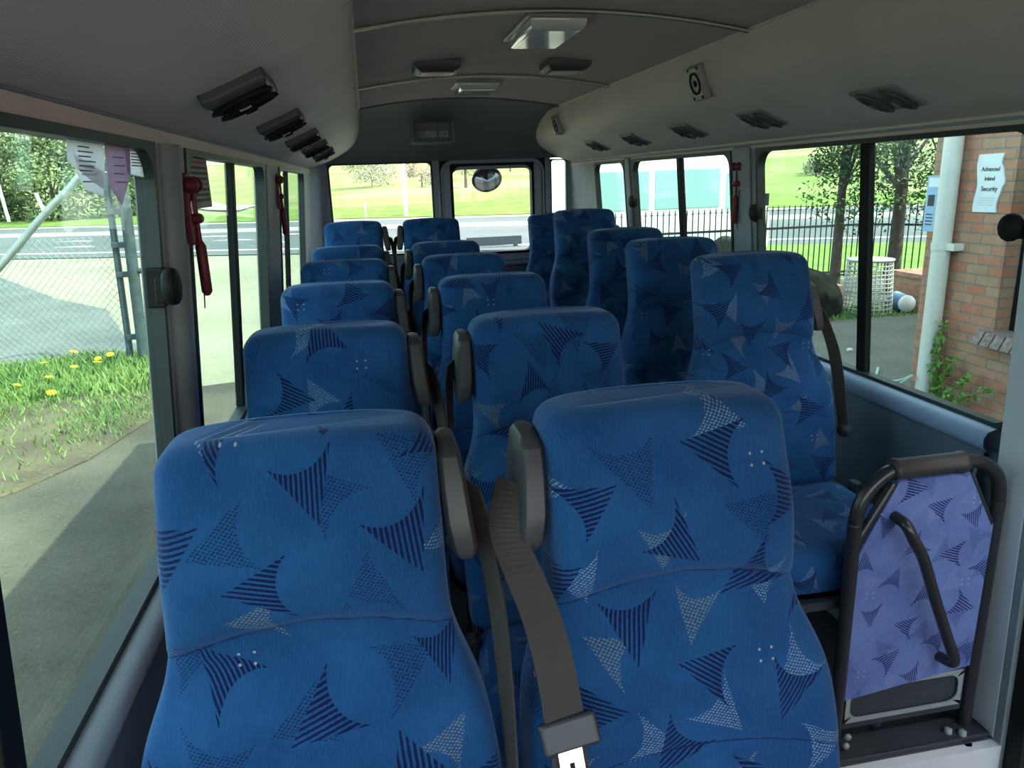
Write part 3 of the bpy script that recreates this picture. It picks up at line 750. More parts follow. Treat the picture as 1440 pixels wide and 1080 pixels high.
sheet([(1.05, 1.500), (1.16, 1.478), (1.155, 1.444), (1.085, 1.455), (1.065, 1.474)], 'white folded paper behind the leftmost notice, sticking out below it', 'paper', -.0128, 3)
sheet([(1.165, 1.525), (1.285, 1.525), (1.275, 1.475), (1.22, 1.430), (1.17, 1.462)], 'pinkish pointed paper between the white notices on the window', 'pinkpaper', -.009, 4)
sheet([(1.25, 1.525), (1.385, 1.522), (1.415, 1.50), (1.40, 1.470), (1.26, 1.478)], 'white curled paper notice nearest the ribbed left pillar', 'paper', -.0117)

# ------------------------------------------------------------------ outside: ground
def poly(name, pts, z, mat, kind='structure', th=.012):
    n = len(pts); mb = MB(); v = [(x, y, z) for x, y in pts] + [(x, y, z - th) for x, y in pts]
    mb.add(v, [tuple(range(n)), tuple(range(2 * n - 1, n - 1, -1))] + [(i, i + n, (i + 1) % n + n, (i + 1) % n) for i in range(n)])
    return mb.obj(name, mat, kind=kind)
def ground_mat(name, c1, c2, sc, sc2=60, rough=.95, bmp=.5, extra=None):
    m, nt, b = new_mat(name); n1 = noise(nt, sc, 5); n2 = noise(nt, sc2, 3, rough=.7)
    c = mix(nt, ramp(nt, n1.outputs[0], .35, .65), c1, c2)
    c = mix(nt, ramp(nt, n2.outputs[0], .55, .75) * .5, c, tuple(min(1, x * 1.6) for x in c2))
    c = mix(nt, ramp(nt, n2.outputs[0], .42, .30) * .5, c, tuple(x * .45 for x in c1))
    if extra: c = extra(nt, c)
    nt.links.new(c, b.inputs['Base Color']); b.inputs['Roughness'].default_value = rough; b.inputs['Specular IOR Level'].default_value = .2
    bump(nt, b, n2.outputs[0], bmp, .01); M[name] = m
ground_mat('gravel', (.085, .076, .058), (.145, .13, .098), 1.1, 38, bmp=.9)
ground_mat('ground_shadow', (.115, .125, .12), (.17, .18, .17), .8, 30)  # cast shade put into the ground colour
def grid_lines(nt, c):
    tc = nt.nodes.new('ShaderNodeTexCoord'); s3 = nt.nodes.new('ShaderNodeSeparateXYZ'); nt.links.new(tc.outputs['Object'], s3.inputs[0])
    x, y = NV(nt, s3.outputs[0]), NV(nt, s3.outputs[1])
    a = ((x * .94 - y * .34) / 1.2); b2 = ((x * .34 + y * .94) / .8)
    fa = (a - a.floor()).lt(.02); fb = (b2 - b2.floor()).lt(.04)
    return mix(nt, fa.mx(fb) * .4, c, (.25, .25, .20))
ground_mat('concrete', (.29, .28, .19), (.36, .34, .24), .35, 14, extra=grid_lines)
ground_mat('road', (.12, .13, .135), (.16, .17, .17), .15, 8)
ground_mat('roadside', (.33, .31, .27), (.42, .39, .33), .3, 8)
ground_mat('yard', (.10, .10, .085), (.15, .15, .125), 1.2, 20)
ground_mat('turf', (.12, .19, .035), (.19, .27, .06), .9, 18)
ground_mat('soil', (.10, .08, .055), (.16, .14, .08), 1.8, 25)
ground_mat('hill', (.24, .33, .06), (.42, .43, .16), .05, 1.2)
def bands(nt, c):
    tc = nt.nodes.new('ShaderNodeTexCoord'); mp = nt.nodes.new('ShaderNodeMapping'); nt.links.new(tc.outputs['Object'], mp.inputs[0]); mp.inputs['Scale'].default_value = (.01, .09, 1); mp.inputs['Rotation'].default_value = (0, 0, .3)
    n = noise(nt, 1, 5, mp.outputs[0], .6)
    return mix(nt, ramp(nt, n.outputs[0], .48, .56) * .6, c, (.32, .29, .15))
ground_mat('hill', (.15, .21, .05), (.25, .28, .10), .12, 1.6, extra=bands)

poly('ground', [(-60, -15), (14, -15), (14, 60), (-60, 60)], GZ - .03, 'concrete', th=.1)
poly('ground', [(-14, -10), (3.6, -10), (3.6, 8.5), (-1.0, 8.75), (-2.9, 8.3), (-5, 9.6), (-14, 10.4)], GZ, 'gravel')
poly('ground', [(3.6, -10), (13.5, -10), (13.5, 13.2), (2.2, 13.2), (2.2, 9.6), (3.6, 8.5)], GZ + .001, 'yard')
poly('ground', [(-30, 9.5), (-3.3, 10.2), (-3.3, 11.2), (-3.62, 11.58), (-4.98, 15.05), (-6.58, 17.08), (-9.93, 22.4), (-14, 25.6), (-30, 26)], GZ + .002, 'ground_shadow')  # roof shadow on the driveway, painted as a darker grey patch
yy = lambda x, y0: y0 - .36 * x
def band(name, a, b2, x0, x1, z, mat): return poly(name, [(x0, yy(x0, a)), (x1, yy(x1, a)), (x1, yy(x1, b2)), (x0, yy(x0, b2))], z, mat)
band('ground', 17.2, 24.4, 5.0, 60, GZ + .01, 'turf')
band('road', 24.4, 37.0, -90, 60, GZ + .004, 'road')
band('road', 37.0, 40.5, -90, 60, GZ + .012, 'roadside')
band('road', 40.5, 46.0, -90, 60, GZ + .004, 'road')
band('road', 46.0, 48.0, -90, 60, GZ + .016, 'roadside')
M['linewhite'] = plain('road paint', (.78, .78, .74), .7, var=.1)
mb = MB()
o = band('road_marking', 26.1, 26.45, -60, 50, GZ + .012, 'linewhite')
t_ = tag(o, 'long white edge line painted on the near side of the road', 'road marking'); del o['kind']
for (x, y) in ((-13.2, 37.4), (-11.85, 33.45), (-10.45, 37.8), (-7.0, 36.4), (-5.6, 33.2), (-3.4, 35.5)):
    mb = MB(); a = Vector((.94, -.34, 0)); c = Vector((.34, .94, 0)); p = Vector((x, y, GZ + .016))
    pts = [p - a * .9, p + c * .5, p + a * .9, p - c * .28]
    pts = [p - a * 1.0, p - a * .2 + c * .45, p + a * .2 + c * .45, p + a * 1.0]
    v = pts + [q - Vector((0, 0, .004)) for q in pts]
    mb.add(v, [(3, 2, 1, 0), (4, 5, 6, 7), (0, 1, 5, 4), (1, 2, 6, 5), (2, 3, 7, 6), (3, 0, 4, 7)])
    tag(mb.obj('road_marking', 'linewhite'), 'small white triangular mark painted on the road', 'road marking', 'white triangle marks on the road')

# hill: a height mesh beyond the road, plus a window reflection modelled as a pale strip on it
def hz(x, y):
    q = y + .36 * x - 47.5
    if q <= 0: return GZ
    h = .055 * q + .8 * math.sin(x * .035) * min(1, q / 60) + .25 * math.sin(x * .11 + q * .05) * min(1, q / 20)
    return GZ + h - max(0, q - 190) * .045
mb = MB(); nx, ny = 90, 60; R = []
for j in range(ny):
    q = 47.5 + 260 * (j / (ny - 1)) ** 1.6; R.append([(x, q - .36 * x, hz(x, q - .36 * x)) for x in [-190 + 420 * i / (nx - 1) for i in range(nx)]])
mb.rings(R, 0, True, False, None, False); mb.obj('ground', 'hill', kind='structure')
# bright grass strip along the far kerb
mb = MB(); R = []
for q0 in (48.0, 50, 53, 56): R.append([(x, q0 - .36 * x, hz(x, q0 - .36 * x) + .03) for x in [-60 + 2 * i for i in range(60)]])
mb.rings(R, 0, True, False, None, False); mb.obj('ground', 'turf', kind='structure')
M['reflection'] = plain('pale track', (.60, .56, .50), .9, nscale=2)
mb = MB(); pts = bez([(-13.5, 70, 0), (-14.2, 88, 0), (-16.5, 104, 0), (-22, 122, 0), (-34, 150, 0)], 10); R = []
for p in pts:
    wd = 1.6 + (p.y - 70) * .02; R.append([(p.x + d * wd, p.y, hz(p.x, p.y) + .08) for d in (-1, -.3, .3, 1)])
pts2 = bez([(-9.0, 62, 0), (-12.3, 66, 0), (-16.0, 76, 0), (-22.5, 92, 0)], 10)
R = [[(p.x + a * .4, p.y + a * 2.6, hz(p.x, p.y) + .12 + a * .10) for a in (-1, -.3, .3, 1)] for p in pts2]
mb.rings(R, 0, True, False, None, False); mb.obj('road', 'reflection', kind='structure')  # strip stands in for a pale reflection in the window glass

# ------------------------------------------------------------------ vegetation
def leaf_mat(name, c1, c2, trans=.25):
    m, nt, b = new_mat(name); n = noise(nt, 1.3, 3); c = mix(nt, ramp(nt, n.outputs[0], .35, .65), c1, c2)
    oi = nt.nodes.new('ShaderNodeTexWhiteNoise'); g = nt.nodes.new('ShaderNodeNewGeometry'); nt.links.new(g.outputs['Random Per Island'], oi.inputs[1]); oi.noise_dimensions = '1D'
    c = mix(nt, NV(nt, oi.outputs[0]) * .5, c, tuple(min(1, x * 1.7) for x in c2)); nt.links.new(c, b.inputs['Base Color'])
    b.inputs['Roughness'].default_value = .6; b.inputs['Subsurface Weight'].default_value = 0; b.inputs['Transmission Weight'].default_value = 0
    M[name] = m
leaf_mat('leaf_olive', (.09, .12, .045), (.15, .19, .08)); leaf_mat('leaf_dark', (.025, .06, .018), (.05, .10, .03))
leaf_mat('leaf_gum', (.16, .17, .12), (.26, .26, .18)); leaf_mat('leaf_brown', (.16, .12, .09), (.24, .18, .14)); leaf_mat('leaf_green', (.05, .15, .02), (.12, .26, .04)); leaf_mat('grassblade', (.055, .14, .03), (.17, .26, .06))
M['bark'] = plain('bark', (.075, .06, .05), .9, nscale=8, var=.3, bmp=.6); M['bark_pale'] = plain('pale bark', (.30, .26, .22), .9, nscale=8, var=.2)
def leaves(mb, clumps, n, size, r):
    for (cx, cy, cz, rx, ry, rz) in clumps:
        for _ in range(n):
            while True:
                a, b2, c = r.uniform(-1, 1), r.uniform(-1, 1), r.uniform(-1, 1)
                d = a * a + b2 * b2 + c * c
                if .12 < d < 1: break
            p = Vector((cx + a * rx, cy + b2 * ry, cz + c * rz)); s_ = size * r.uniform(.6, 1.3)
            d1 = Vector((r.uniform(-1, 1), r.uniform(-1, 1), r.uniform(-1, 1))).normalized(); d2 = d1.orthogonal().normalized() * .45
            if r.random() < .5: d2 = d1.cross(d2)
            mb.add([p - d1 * s_ * .5, p + d2 * s_ * .5, p + d1 * s_ * .5, p - d2 * s_ * .5], [(0, 1, 2, 3)], 0, False, [(0, 0)] * 4)
def tree(name, lb, cat, loc, h, cr, leaf, bark, n, size, seed, nclump=14, trunk=.12, group=None, low=.35, lean=0, limbs=6):
    r = random.Random(seed); t = thing(name, lb, cat, loc, group)
    mb = MB(); top = Vector((lean, 0, h * .78))
    mb.tube([(0, 0, -.3), (lean * .1, 0, h * .2), (lean * .5, 0, h * .5), tuple(top)], [trunk * 1.25, trunk, trunk * .7, trunk * .3], 10)
    cl = []
    for k in range(nclump):
        a = r.uniform(0, 2 * PI); rr = cr * math.sqrt(r.random()) * .8; zz = h * (low + (1 - low) * r.random()); f = 1 - .45 * abs((zz / h - .65) / .5)
        c = (rr * math.cos(a) * f + lean * zz / h, rr * math.sin(a) * f, zz); s_ = cr * r.uniform(.28, .5); cl.append((*c, s_, s_, s_ * .75))
        if k < limbs: mb.tube([(lean * .4, 0, h * (.3 + .03 * k)), (c[0] * .6, c[1] * .6, (h * .4 + zz) / 2 + .1 * h), c], [trunk * .45, trunk * .25, trunk * .1], 6)
    mb.obj('trunk', bark, t)
    mb = MB(); leaves(mb, cl, n, size, r); mb.obj('foliage', leaf, t)
    return t
for i, (x, y, h, cr, lf, lb) in enumerate([
    (-27.5, 64, 5.6, 4.0, 'leaf_olive', 'dense olive green bush beyond the road, farthest left in the first left window'),
    (-22.8, 62, 5.6, 3.8, 'leaf_olive', 'dense olive green bush beyond the road, right of the leaning pale post'),
    (-18.2, 63, 4.6, 3.2, 'leaf_olive', 'olive bush beyond the road, behind the galvanized gate pipe'),
    (-19.5, 78, 7.4, 3.0, 'leaf_dark', 'tall dark tree poking up behind the roadside bushes'),
    (-15.3, 70, 6.0, 2.6, 'leaf_olive', 'olive tree beyond the road, seen between the papers and the left pillar')]):
    tree('bush', lb, 'bush', (x, y, hz(x, y)), h, cr, lf, 'bark', 420, .34, 20 + i, 17, .15, 'bushes across the road', low=.1)
tree('gum_tree', 'sparse grey-leaved gum tree on the hillside behind the rear-left window', 'tree', (.7, 75, hz(.7, 75)), 4.0, 3.2, 'leaf_gum', 'bark_pale', 150, .24, 41, 18, .07, low=.22)
tree('bare_tree', 'brownish thin tree seen through the left edge of the rear door window', 'tree', (8.6, 66, hz(8.6, 66)), 3.2, 2.0, 'leaf_brown', 'bark', 90, .14, 42, 12, .13, low=.30)
tree('bush', 'reddish brown small bush seen right of the pale pole in the rear window', 'bush', (5.1, 70, hz(5.1, 70)), 2.4, 1.7, 'leaf_brown', 'bark', 90, .22, 43, 10, .06, low=.15)
tree('bush', 'brown bush seen through the upper right of the rear door window', 'bush', (17.5, 92, hz(17.5, 92)), 4.5, 1.8, 'leaf_brown', 'bark', 90, .3, 44, 9, .08, low=.5)
tree('bush', 'hazy grey-green shrub on the slope above the white minibus nose', 'bush', (37.5, 60.5, GZ + .2), 2.6, 1.8, 'leaf_gum', 'bark', 160, .25, 45, 10, .06, low=.1)
tree('shade_tree', 'dark-trunked leafy tree behind the wire basket, inside the iron fence', 'tree', (8.78, 11.3, GZ), 5.2, 1.9, 'leaf_dark', 'bark', 420, .075, 50, 32, .11, low=.26, limbs=14)
tree('shade_tree', 'second slimmer dark tree just left of the window divider, by the fence', 'tree', (7.95, 11.7, GZ), 4.6, 1.0, 'leaf_dark', 'bark', 300, .07, 52, 13, .085, low=.42)

# far posts, poles
M['woodpale'] = plain('pale post', (.62, .60, .55), .8)
for (x0, y0, z0, x1, z1, r_, lb) in ((-20.19, 48, .0, -20.4, 2.8, .09, 'leaning pale fence post at the far left edge of the view'), (-18.2, 48, .2, -18.5, 1.5, .10, 'short white post on the far verge beside the gate pipe'), (-12.58, 48, -.5, -12.4, 1.3, .09, 'white post on the far verge just left of the black latch pillar'), (-.1, 48, -.6, -.1, .35, .05, 'small pale marker post below the gum tree'), (2.38, 48, -.7, 2.38, 6.2, .14, 'tall white pole standing in front of the rear-left window view')):
    t = MB(); t.tube([(0, 0, 0), (x1 - x0, 0, z1 - z0)], r_, 10); t.lathe([(r_ * 1.15, 0), (r_ * 1.15, .05)], (x1 - x0, 0, z1 - z0), (0, 0, 1), 10)
    tag(t.obj('post', 'woodpale', loc=(x0, y0, z0)), lb, 'post', 'posts on the far verge')
# low dark barrier seen through the rear door
t = thing('low_barrier', 'long dark horizontal board low behind the rear door window', 'barrier', (3.96, 24, GZ))
mb = MB(); mb.box((-.9, -.05, .06), (.9, .05, .34)); mb.obj('board', 'darkmetal', t, bevel=.01)
for x in (-.7, .7):
    mb = MB(); mb.box((x - .06, -.1, 0), (x + .06, .1, .08)); mb.obj('foot', 'darkmetal', t)
# pale houses on the skyline
M['roofgrey'] = plain('metal roof', (.50, .52, .55), .5)
for x, y, w_, lb in ((97, 190, 9, 'tiny pale house on the skyline left of the window divider'), (112, 188, 12, 'tiny grey-roofed house on the skyline, second from the left'), (128, 186, 10, 'tiny pale shed on the skyline near the shade tree crown')):
    t = thing('house', lb, 'house', (x, y - 25, hz(x, y - 25) - .3), 'houses on the skyline')
    mb = MB(); mb.box((-w_ / 2, -3, 0), (w_ / 2, 3, 2.4)); mb.obj('house_wall', 'body_white', t)
    mb = MB(); mb.add([(-w_ / 2 - .4, -3.4, 2.4), (w_ / 2 + .4, -3.4, 2.4), (w_ / 2 + .4, 3.4, 2.4), (-w_ / 2 - .4, 3.4, 2.4), (-w_ / 2 + 1, 0, 3.9), (w_ / 2 - 1, 0, 3.9)], [(0, 1, 5, 4), (2, 3, 4, 5), (1, 2, 5), (3, 0, 4), (3, 2, 1, 0)]); mb.obj('roof', 'roofgrey', t)
    for k in (-1, 1):
        mb = MB(); mb.box((k * w_ * .25 - .6, -3.05, .9), (k * w_ * .25 + .6, -2.98, 1.8)); mb.obj('house_window', 'rubber', t)

# grass patch with flowers outside the first left window
gp = [(-2.05, 8.2), (-2.25, 7.1), (-2.42, 6.3), (-2.72, 5.7), (-3.1, 5.3), (-4.2, 5.2), (-6.5, 5.4), (-9, 6.2), (-9, 9.4), (-6.8, 9.5), (-4.9, 10.0), (-3.7, 10.5), (-3.1, 10.35), (-2.6, 9.6)]
poly('ground', gp, GZ + .012, 'soil')
def inside(x, y, P):
    c = False; n = len(P)
    for i in range(n):
        (x1, y1), (x2, y2) = P[i], P[(i + 1) % n]
        if (y1 > y) != (y2 > y) and x < (x2 - x1) * (y - y1) / (y2 - y1) + x1: c = not c
    return c
mb = MB(); r = random.Random(3); cnt = 0
while cnt < 16000:
    x, y = r.uniform(-7.5, -2.0), r.uniform(5.1, 10.6)
    if not inside(x, y, gp): continue
    d = (y - 5.3) / 5 + .25 * math.sin(x * 3.1) * math.sin(y * 2.3) + .15 * math.sin(x * 7 + 2)
    if r.random() > max(.04, min(1, d * 1.15)) ** 1.4: continue
    cnt += 1; back = y > 8.4
    h = (r.uniform(.08, .17) if back else r.uniform(.03, .09)); w_ = .012 if back else .007; a = r.uniform(0, PI)
    dx, dy = math.cos(a) * w_, math.sin(a) * w_; lx, ly = r.uniform(-.6, .6) * h, r.uniform(-.6, .6) * h
    mb.add([(x - dx, y - dy, GZ + .01), (x + dx, y + dy, GZ + .01), (x + lx * .5 + dx * .8, y + ly * .5 + dy * .8, GZ + h * .6), (x + lx, y + ly, GZ + h)], [(0, 1, 2), (0, 2, 3)], 0, False, [(0, 0)] * 4)
o = mb.obj('grass', 'grassblade'); tag(o, 'rough green grass and weeds growing beside the gate', 'grass', kind='stuff')
M['petal'] = plain('yellow petal', (.95, .62, .02), .6, bmp=0); M['petal2'] = plain('orange centre', (.55, .22, .01), .7, bmp=0)
fl = [(-4.85, 9.2), (-3.95, 9.55), (-3.60, 9.35), (-3.70, 8.9), (-3.95, 8.65), (-3.45, 9.85), (-3.35, 9.95), (-3.30, 9.3), (-3.38, 8.1), (-4.15, 8.4), (-2.95, 8.95), (-3.85, 10.05), (-4.3, 9.0)]
f0 = None
for x, y in fl:
    if f0 is None:
        f0 = thing('yellow_flower', 'yellow daisy-like flower standing in the grass by the gate', 'flower', (x, y, GZ), 'yellow flowers in the grass')
        mb = MB(); mb.tube([(0, 0, 0), (.01, 0, .17)], .004, 5); mb.obj('stem', 'leaf_green', f0)
        mb = MB()
        for k in range(10):
            a = 2 * PI * k / 10; c, s_ = math.cos(a), math.sin(a)
            mb.add([(.01 + c * .008, s_ * .008, .17), (.01 + c * .032 - s_ * .011, s_ * .032 + c * .011, .185), (.01 + c * .052, s_ * .052, .180), (.01 + c * .032 + s_ * .011, s_ * .032 - c * .011, .185)], [(0, 1, 2, 3)], 0)
        mb.obj('petals', 'petal', f0)
        mb = MB(); mb.lathe([(.012, 0), (.010, .008), (.003, .012)], (.01, 0, .172), (0, 0, 1), 8); mb.obj('flower_centre', 'petal2', f0); c_ = f0
    else: c_ = copy_tree(f0); c_.location = (x, y, GZ)
    c_.rotation_euler = (r.uniform(0, .5), r.uniform(-.2, .2), r.uniform(0, 6)); k = r.uniform(.8, 1.15); c_.scale = (k, k, k)

# gate: galvanised pipe, mesh, two dark posts
M['galv'] = plain('galvanised pipe', (.36, .40, .38), .45, metal=.4, nscale=15); M['gatepost'] = plain('dark gate post', (.055, .08, .085), .7, nscale=12, var=.3)
t = thing('mesh_gate', 'galvanized pipe gate leaf with chain wire mesh outside the first left window', 'gate', (-3.1, 10.1, GZ))
mb = MB(); mb.tube(bez([(.05, 0, 2.32), (-.20, 0, 2.34), (-.30, 0, 2.30), (-.40, 0, 2.20), (-.77, 0, 1.87), (-1.35, 0, 1.30), (-1.93, 0, .77), (-2.75, 0, .06)], 6), .045, 12); mb.obj('gate_pipe', 'galv', t)
mb = MB()
def wire(a, c): mb.tube([a, c], .0028, 4, cap=False)
topz = lambda x: min(1.62, 2.3 + (x + .3) * .90) if x < -.3 else 1.62
def clipseg(x0, s_):
    pts = []
    n = 60
    for k in range(n + 1):
        z = 0.03 + 1.6 * k / n; x = x0 + s_ * z
        if -2.7 < x < -.02 and z < topz(x): pts.append((x, .03, z))
    return pts
for k in range(-16, 60):
    x0 = -3.2 + k * .085
    for s_ in (1, -1):
        p = clipseg(x0 if s_ > 0 else x0, s_ * .9)
        if len(p) > 1: wire(p[0], p[-1])
mb.obj('wire_mesh', 'galv', t)
t = thing('gate_post', 'pair of dark leaning gate posts joined by brackets beside the mesh gate', 'gate post', (-3.05, 10.0, GZ))
mb = MB(); mb.tube([(-.08, 0, 0), (-.0, 0, 2.36)], .040, 10); mb.obj('thin_post', 'gatepost', t)
mb = MB(); mb.tube([(.10, -.08, 0), (.20, -.08, 2.42)], .068, 12); mb.obj('thick_post', 'gatepost', t)
for z in (.35, 1.14, 1.50, 1.9):
    mb = MB(); mb.box((-.06, -.06, z - .035), (.16, 0, z + .035)); mb.obj('bracket', 'gatepost', t, bevel=.006)
mb = MB(); mb.tube([(.15, -.08, 1.18), (.30, -.1, 1.18)], .035, 10); mb.obj('hinge_pin', 'gatepost', t)

# ------------------------------------------------------------------ brick building at the right
def brick_mat():
    m, nt, b = new_mat('brick'); tc = nt.nodes.new('ShaderNodeTexCoord')
    s3 = nt.nodes.new('ShaderNodeSeparateXYZ'); nt.links.new(tc.outputs['Object'], s3.inputs[0]); cmb = nt.nodes.new('ShaderNodeCombineXYZ')
    sx = NV(nt, s3.outputs[0]) + NV(nt, s3.outputs[1]); nt.links.new(sx.k, cmb.inputs[0]); nt.links.new(s3.outputs[2], cmb.inputs[1])
    br = nt.nodes.new('ShaderNodeTexBrick'); nt.links.new(cmb.outputs[0], br.inputs['Vector'])
    br.inputs['Scale'].default_value = 1; br.inputs['Brick Width'].default_value = .24; br.inputs['Row Height'].default_value = .086; br.inputs['Mortar Size'].default_value = .007
    br.inputs['Color1'].default_value = (.46, .17, .10, 1); br.inputs['Color2'].default_value = (.40, .25, .16, 1); br.inputs['Mortar'].default_value = (.20, .18, .16, 1); br.inputs['Bias'].default_value = .0
    n = noise(nt, 9, 4); c = mix(nt, ramp(nt, n.outputs[0], .5, .75) * .35, br.outputs[0], (.50, .38, .26))
    n2 = noise(nt, 3, 2); c = mix(nt, ramp(nt, n2.outputs[0], .5, .8) * .4, c, (.22, .13, .10))
    nt.links.new(c, b.inputs['Base Color']); b.inputs['Roughness'].default_value = .9
    bump(nt, b, NV(nt, br.outputs['Fac']) * -1 + NV(nt, n.outputs[0]) * .3, .6, .006); M['brick'] = m
brick_mat()
BX = 5.10
M['pvc'] = plain('cream painted pipe', (.66, .66, .62), .4, var=.04); M['darkglass'] = plain('dark window glass', (.02, .03, .04), .08, bmp=0); M['sillbrick'] = plain('sill brick', (.22, .17, .15), .9, nscale=30, var=.4)
t = thing('brick_building', 'orange-brown brick building with recessed window at the right', 'building', (BX, 0, GZ))
mb = MB()   # wall with a window opening y 3.6..5.32, z (local) .86..2.4
def bw(y0, y1, z0, z1, x0=0, x1=.35): mb.box((x0, y0, z0), (x1, y1, z1))
bw(5.26, 6.16, 0, 8.2); bw(3.5, 5.26, 0, .70); bw(3.5, 5.26, 2.75, 8.2); bw(-7, 3.5, 0, 8.2); mb.box((.35, -7, 0), (9, 6.16, 8.2))
mb.obj('brick_wall', 'brick', t)
mb = MB(); 
for k in range(18):
    y0 = 5.36 - k * .105; mb.obox((.06, y0 - .05, .70 + .0), (.17, 0, -.0), (0, .046, 0), (.03, 0, .055))
mb.obj('window_sill', 'sillbrick', t, bevel=.006)
wf = MB(); mP = lambda a, c, d: (.20 - d, a, c); frame(mP, 3.5, 5.26, .70, 2.75, .06, .01, 0, .05, mb=wf); wf = wf.obj('window_frame', 'rubber', t)
mb = MB(); mb.box((.21, 3.55, .74), (.22, 5.21, 2.72)); mb.obj('pane', 'darkglass', wf)
mb = MB(); mb.box((-.1, -7.2, 8.2), (9.2, 6.25, 8.4)); mb.obj('roof', 'roofgrey', t)
# downpipe
t = thing('downpipe', 'thick cream drainpipe fixed to the corner of the brick building', 'pipe', (BX - .085, 5.86, GZ))
mb = MB(); mb.tube([(0, 0, 0), (0, 0, 6.2)], .078, 24); mb.obj('pipe', 'pvc', t)
for z in (1.42, 3.6):
    mb = MB(); mb.lathe([(.084, -.03), (.084, .03)], (0, 0, z), (0, 0, 1), 24); mb.box((-.02, -.17, z - .03), (.085, -.06, z + .03)); mb.obj('pipe_bracket', 'pvc', t, bevel=.004)
def txt(s_, size, loc, parent, mat, ext=.001):
    cu_ = bpy.data.curves.new('lettering', 'FONT'); cu_.body = s_; cu_.size = size; cu_.extrude = ext; cu_.offset = .0012; cu_.align_x = 'CENTER'
    cu_.materials.append(M[mat]); tmp = bpy.data.objects.new('tmp', cu_); me = bpy.data.meshes.new_from_object(tmp); bpy.data.objects.remove(tmp)
    o = bpy.data.objects.new('lettering', me); COL.objects.link(o); o.parent = parent; o.location = loc; o.rotation_euler = (PI / 2, 0, -PI / 2); return o
M['signpaper'] = plain('white sign board', (.72, .78, .84), .5, var=.04); M['signblue'] = plain('blue sign', (.30, .48, .68), .5, var=.06)
t = thing('scroll_sign', 'white scroll-shaped sign with dark lettering on the brick wall', 'sign', (BX, 5.51, GZ + 1.96))
# wavy outline (y to the left in view is +y)
L_ = []; Rr_ = []
for k in range(13):
    a = k / 12; z = .235 - .47 * a; wv = .012 * math.sin(a * 2 * PI * 1.4)
    L_.append((.13 + wv - .02 * a + .012 * a, z)); Rr_.append((-.125 + wv * 1.6 + (-.02 if .2 < a < .55 else 0) - .0 * a, z + .004))
pl = L_ + Rr_[::-1]; n = len(pl); mb = MB(); v = [(-.014, a, c) for a, c in pl] + [(.0, a, c) for a, c in pl]
mb.add(v, [tuple(range(n)), tuple(range(2 * n - 1, n - 1, -1))] + [(i, i + n, (i + 1) % n + n, (i + 1) % n) for i in range(n)]); mb.obj('sign_board', 'signpaper', t)
txt('Advanced', .048, (-.0145, -.01, .10), t, 'ink'); txt('Inland', .045, (-.0145, -.012, .025), t, 'ink'); txt('Security', .052, (-.0145, -.02, -.06), t, 'ink')
mb = MB()
for k in range(4): mb.box((-.0155, -.09, -.12 - k * .018), (-.0138, .08, -.117 - k * .018))
mb.obj('small_print', 'labelgrey', t)
t = thing('wall_notice', 'narrow blue-white notice half hidden behind the drainpipe', 'sign', (BX, 6.10, GZ + 1.78))
mb = MB(); mb.box((-.012, -.12, -.25), (0, .11, .25)); mb.obj('notice_board', 'signblue', t)
mb = MB(); mb.box((-.014, -.10, .15), (-.012, .09, .23), 0); mb.box((-.014, .0, -.02), (-.012, .08, .08), 1)
for k in range(4): mb.box((-.014, .0, -.10 - k * .03), (-.012, .085, -.09 - k * .03), 1)
mb.obj('notice_print', ['signpaper', 'ink'], t)
# creeper plant at pipe foot
r = random.Random(8); t = thing('creeper', 'small green creeper climbing at the foot of the drainpipe', 'plant', (BX - .10, 5.66, GZ))
mb = MB(); st = [bez([(0, y0, 0), (-.02, y0 + dy * .4, h * .5), (0, y0 + dy, h)], 5) for y0, dy, h in ((0, .12, .62), (0, -.10, .45), (-.05, -.28, .35), (.02, .03, .75), (-.1, -.45, .28))]
for s_ in st: mb.tube(s_, .005, 5)
mb.obj('stem', 'leaf_green', t); mb = MB()
for s_ in st: leaves(mb, [(p.x, p.y, p.z, .05, .06, .05) for p in s_[2:]], 8, .06, r)
mb.obj('foliage', 'leaf_green', t)

# ------------------------------------------------------------------ iron fence
M['iron'] = plain('black iron', (.02, .028, .028), .5, metal=.2)
def iron_fence(a, b2, lb, h0=1.42, sp=.118):
    a, b2 = Vector((*a, GZ)), Vector((*b2, GZ)); d = (b2 - a); n = int(d.length / sp); dn = d.normalized()
    t = thing('iron_fence', lb, 'fence', a, 'iron fence runs')
    for z in (.10, 1.02):
        mb = MB(); mb.obox(d / 2 + Vector((0, 0, z)), d / 2, Vector((-dn.y, dn.x, 0)) * .016, Vector((0, 0, .022))); mb.obj('rail', 'iron', t)
    first = None
    for k in range(n + 1):
        if k >= 99: break
        if first is None:
            mb = MB(); mb.tube([(0, 0, 0), (0, 0, h0 - .06)], .012, 8)
            mb.lathe([(.008, h0 - .07), (.022, h0 - .055), (.010, h0 - .045), (.014, h0 - .02), (.001, h0 + .05)], (0, 0, 0), (0, 0, 1), 8)
            mb.obox((0, 0, h0 - .052), dn * .035, Vector((-dn.y, dn.x, 0)) * .006, (0, 0, .007))
            first = mb.obj('picket', 'iron', t); o = first
        else: o = first.copy(); COL.objects.link(o)
        o.location = dn * (k * sp)
    for k in (0, 1):
        mb = MB(); mb.box((-.03, -.03, 0), (.03, .03, h0 + .02)); mb.lathe([(.03, h0 + .02), (.045, h0 + .05), (.03, h0 + .09), (.002, h0 + .11)], (0, 0, 0), (0, 0, 1), 10); o = mb.obj('post', 'iron', t); o.location = d * k
iron_fence((4.3, 13.5), (9.72, 13.5), 'long black spear-topped iron fence across the yard end')
iron_fence((9.78, 13.42), (11.2, 11.9), 'short angled run of black spear-topped iron fence nearer the brick wall')

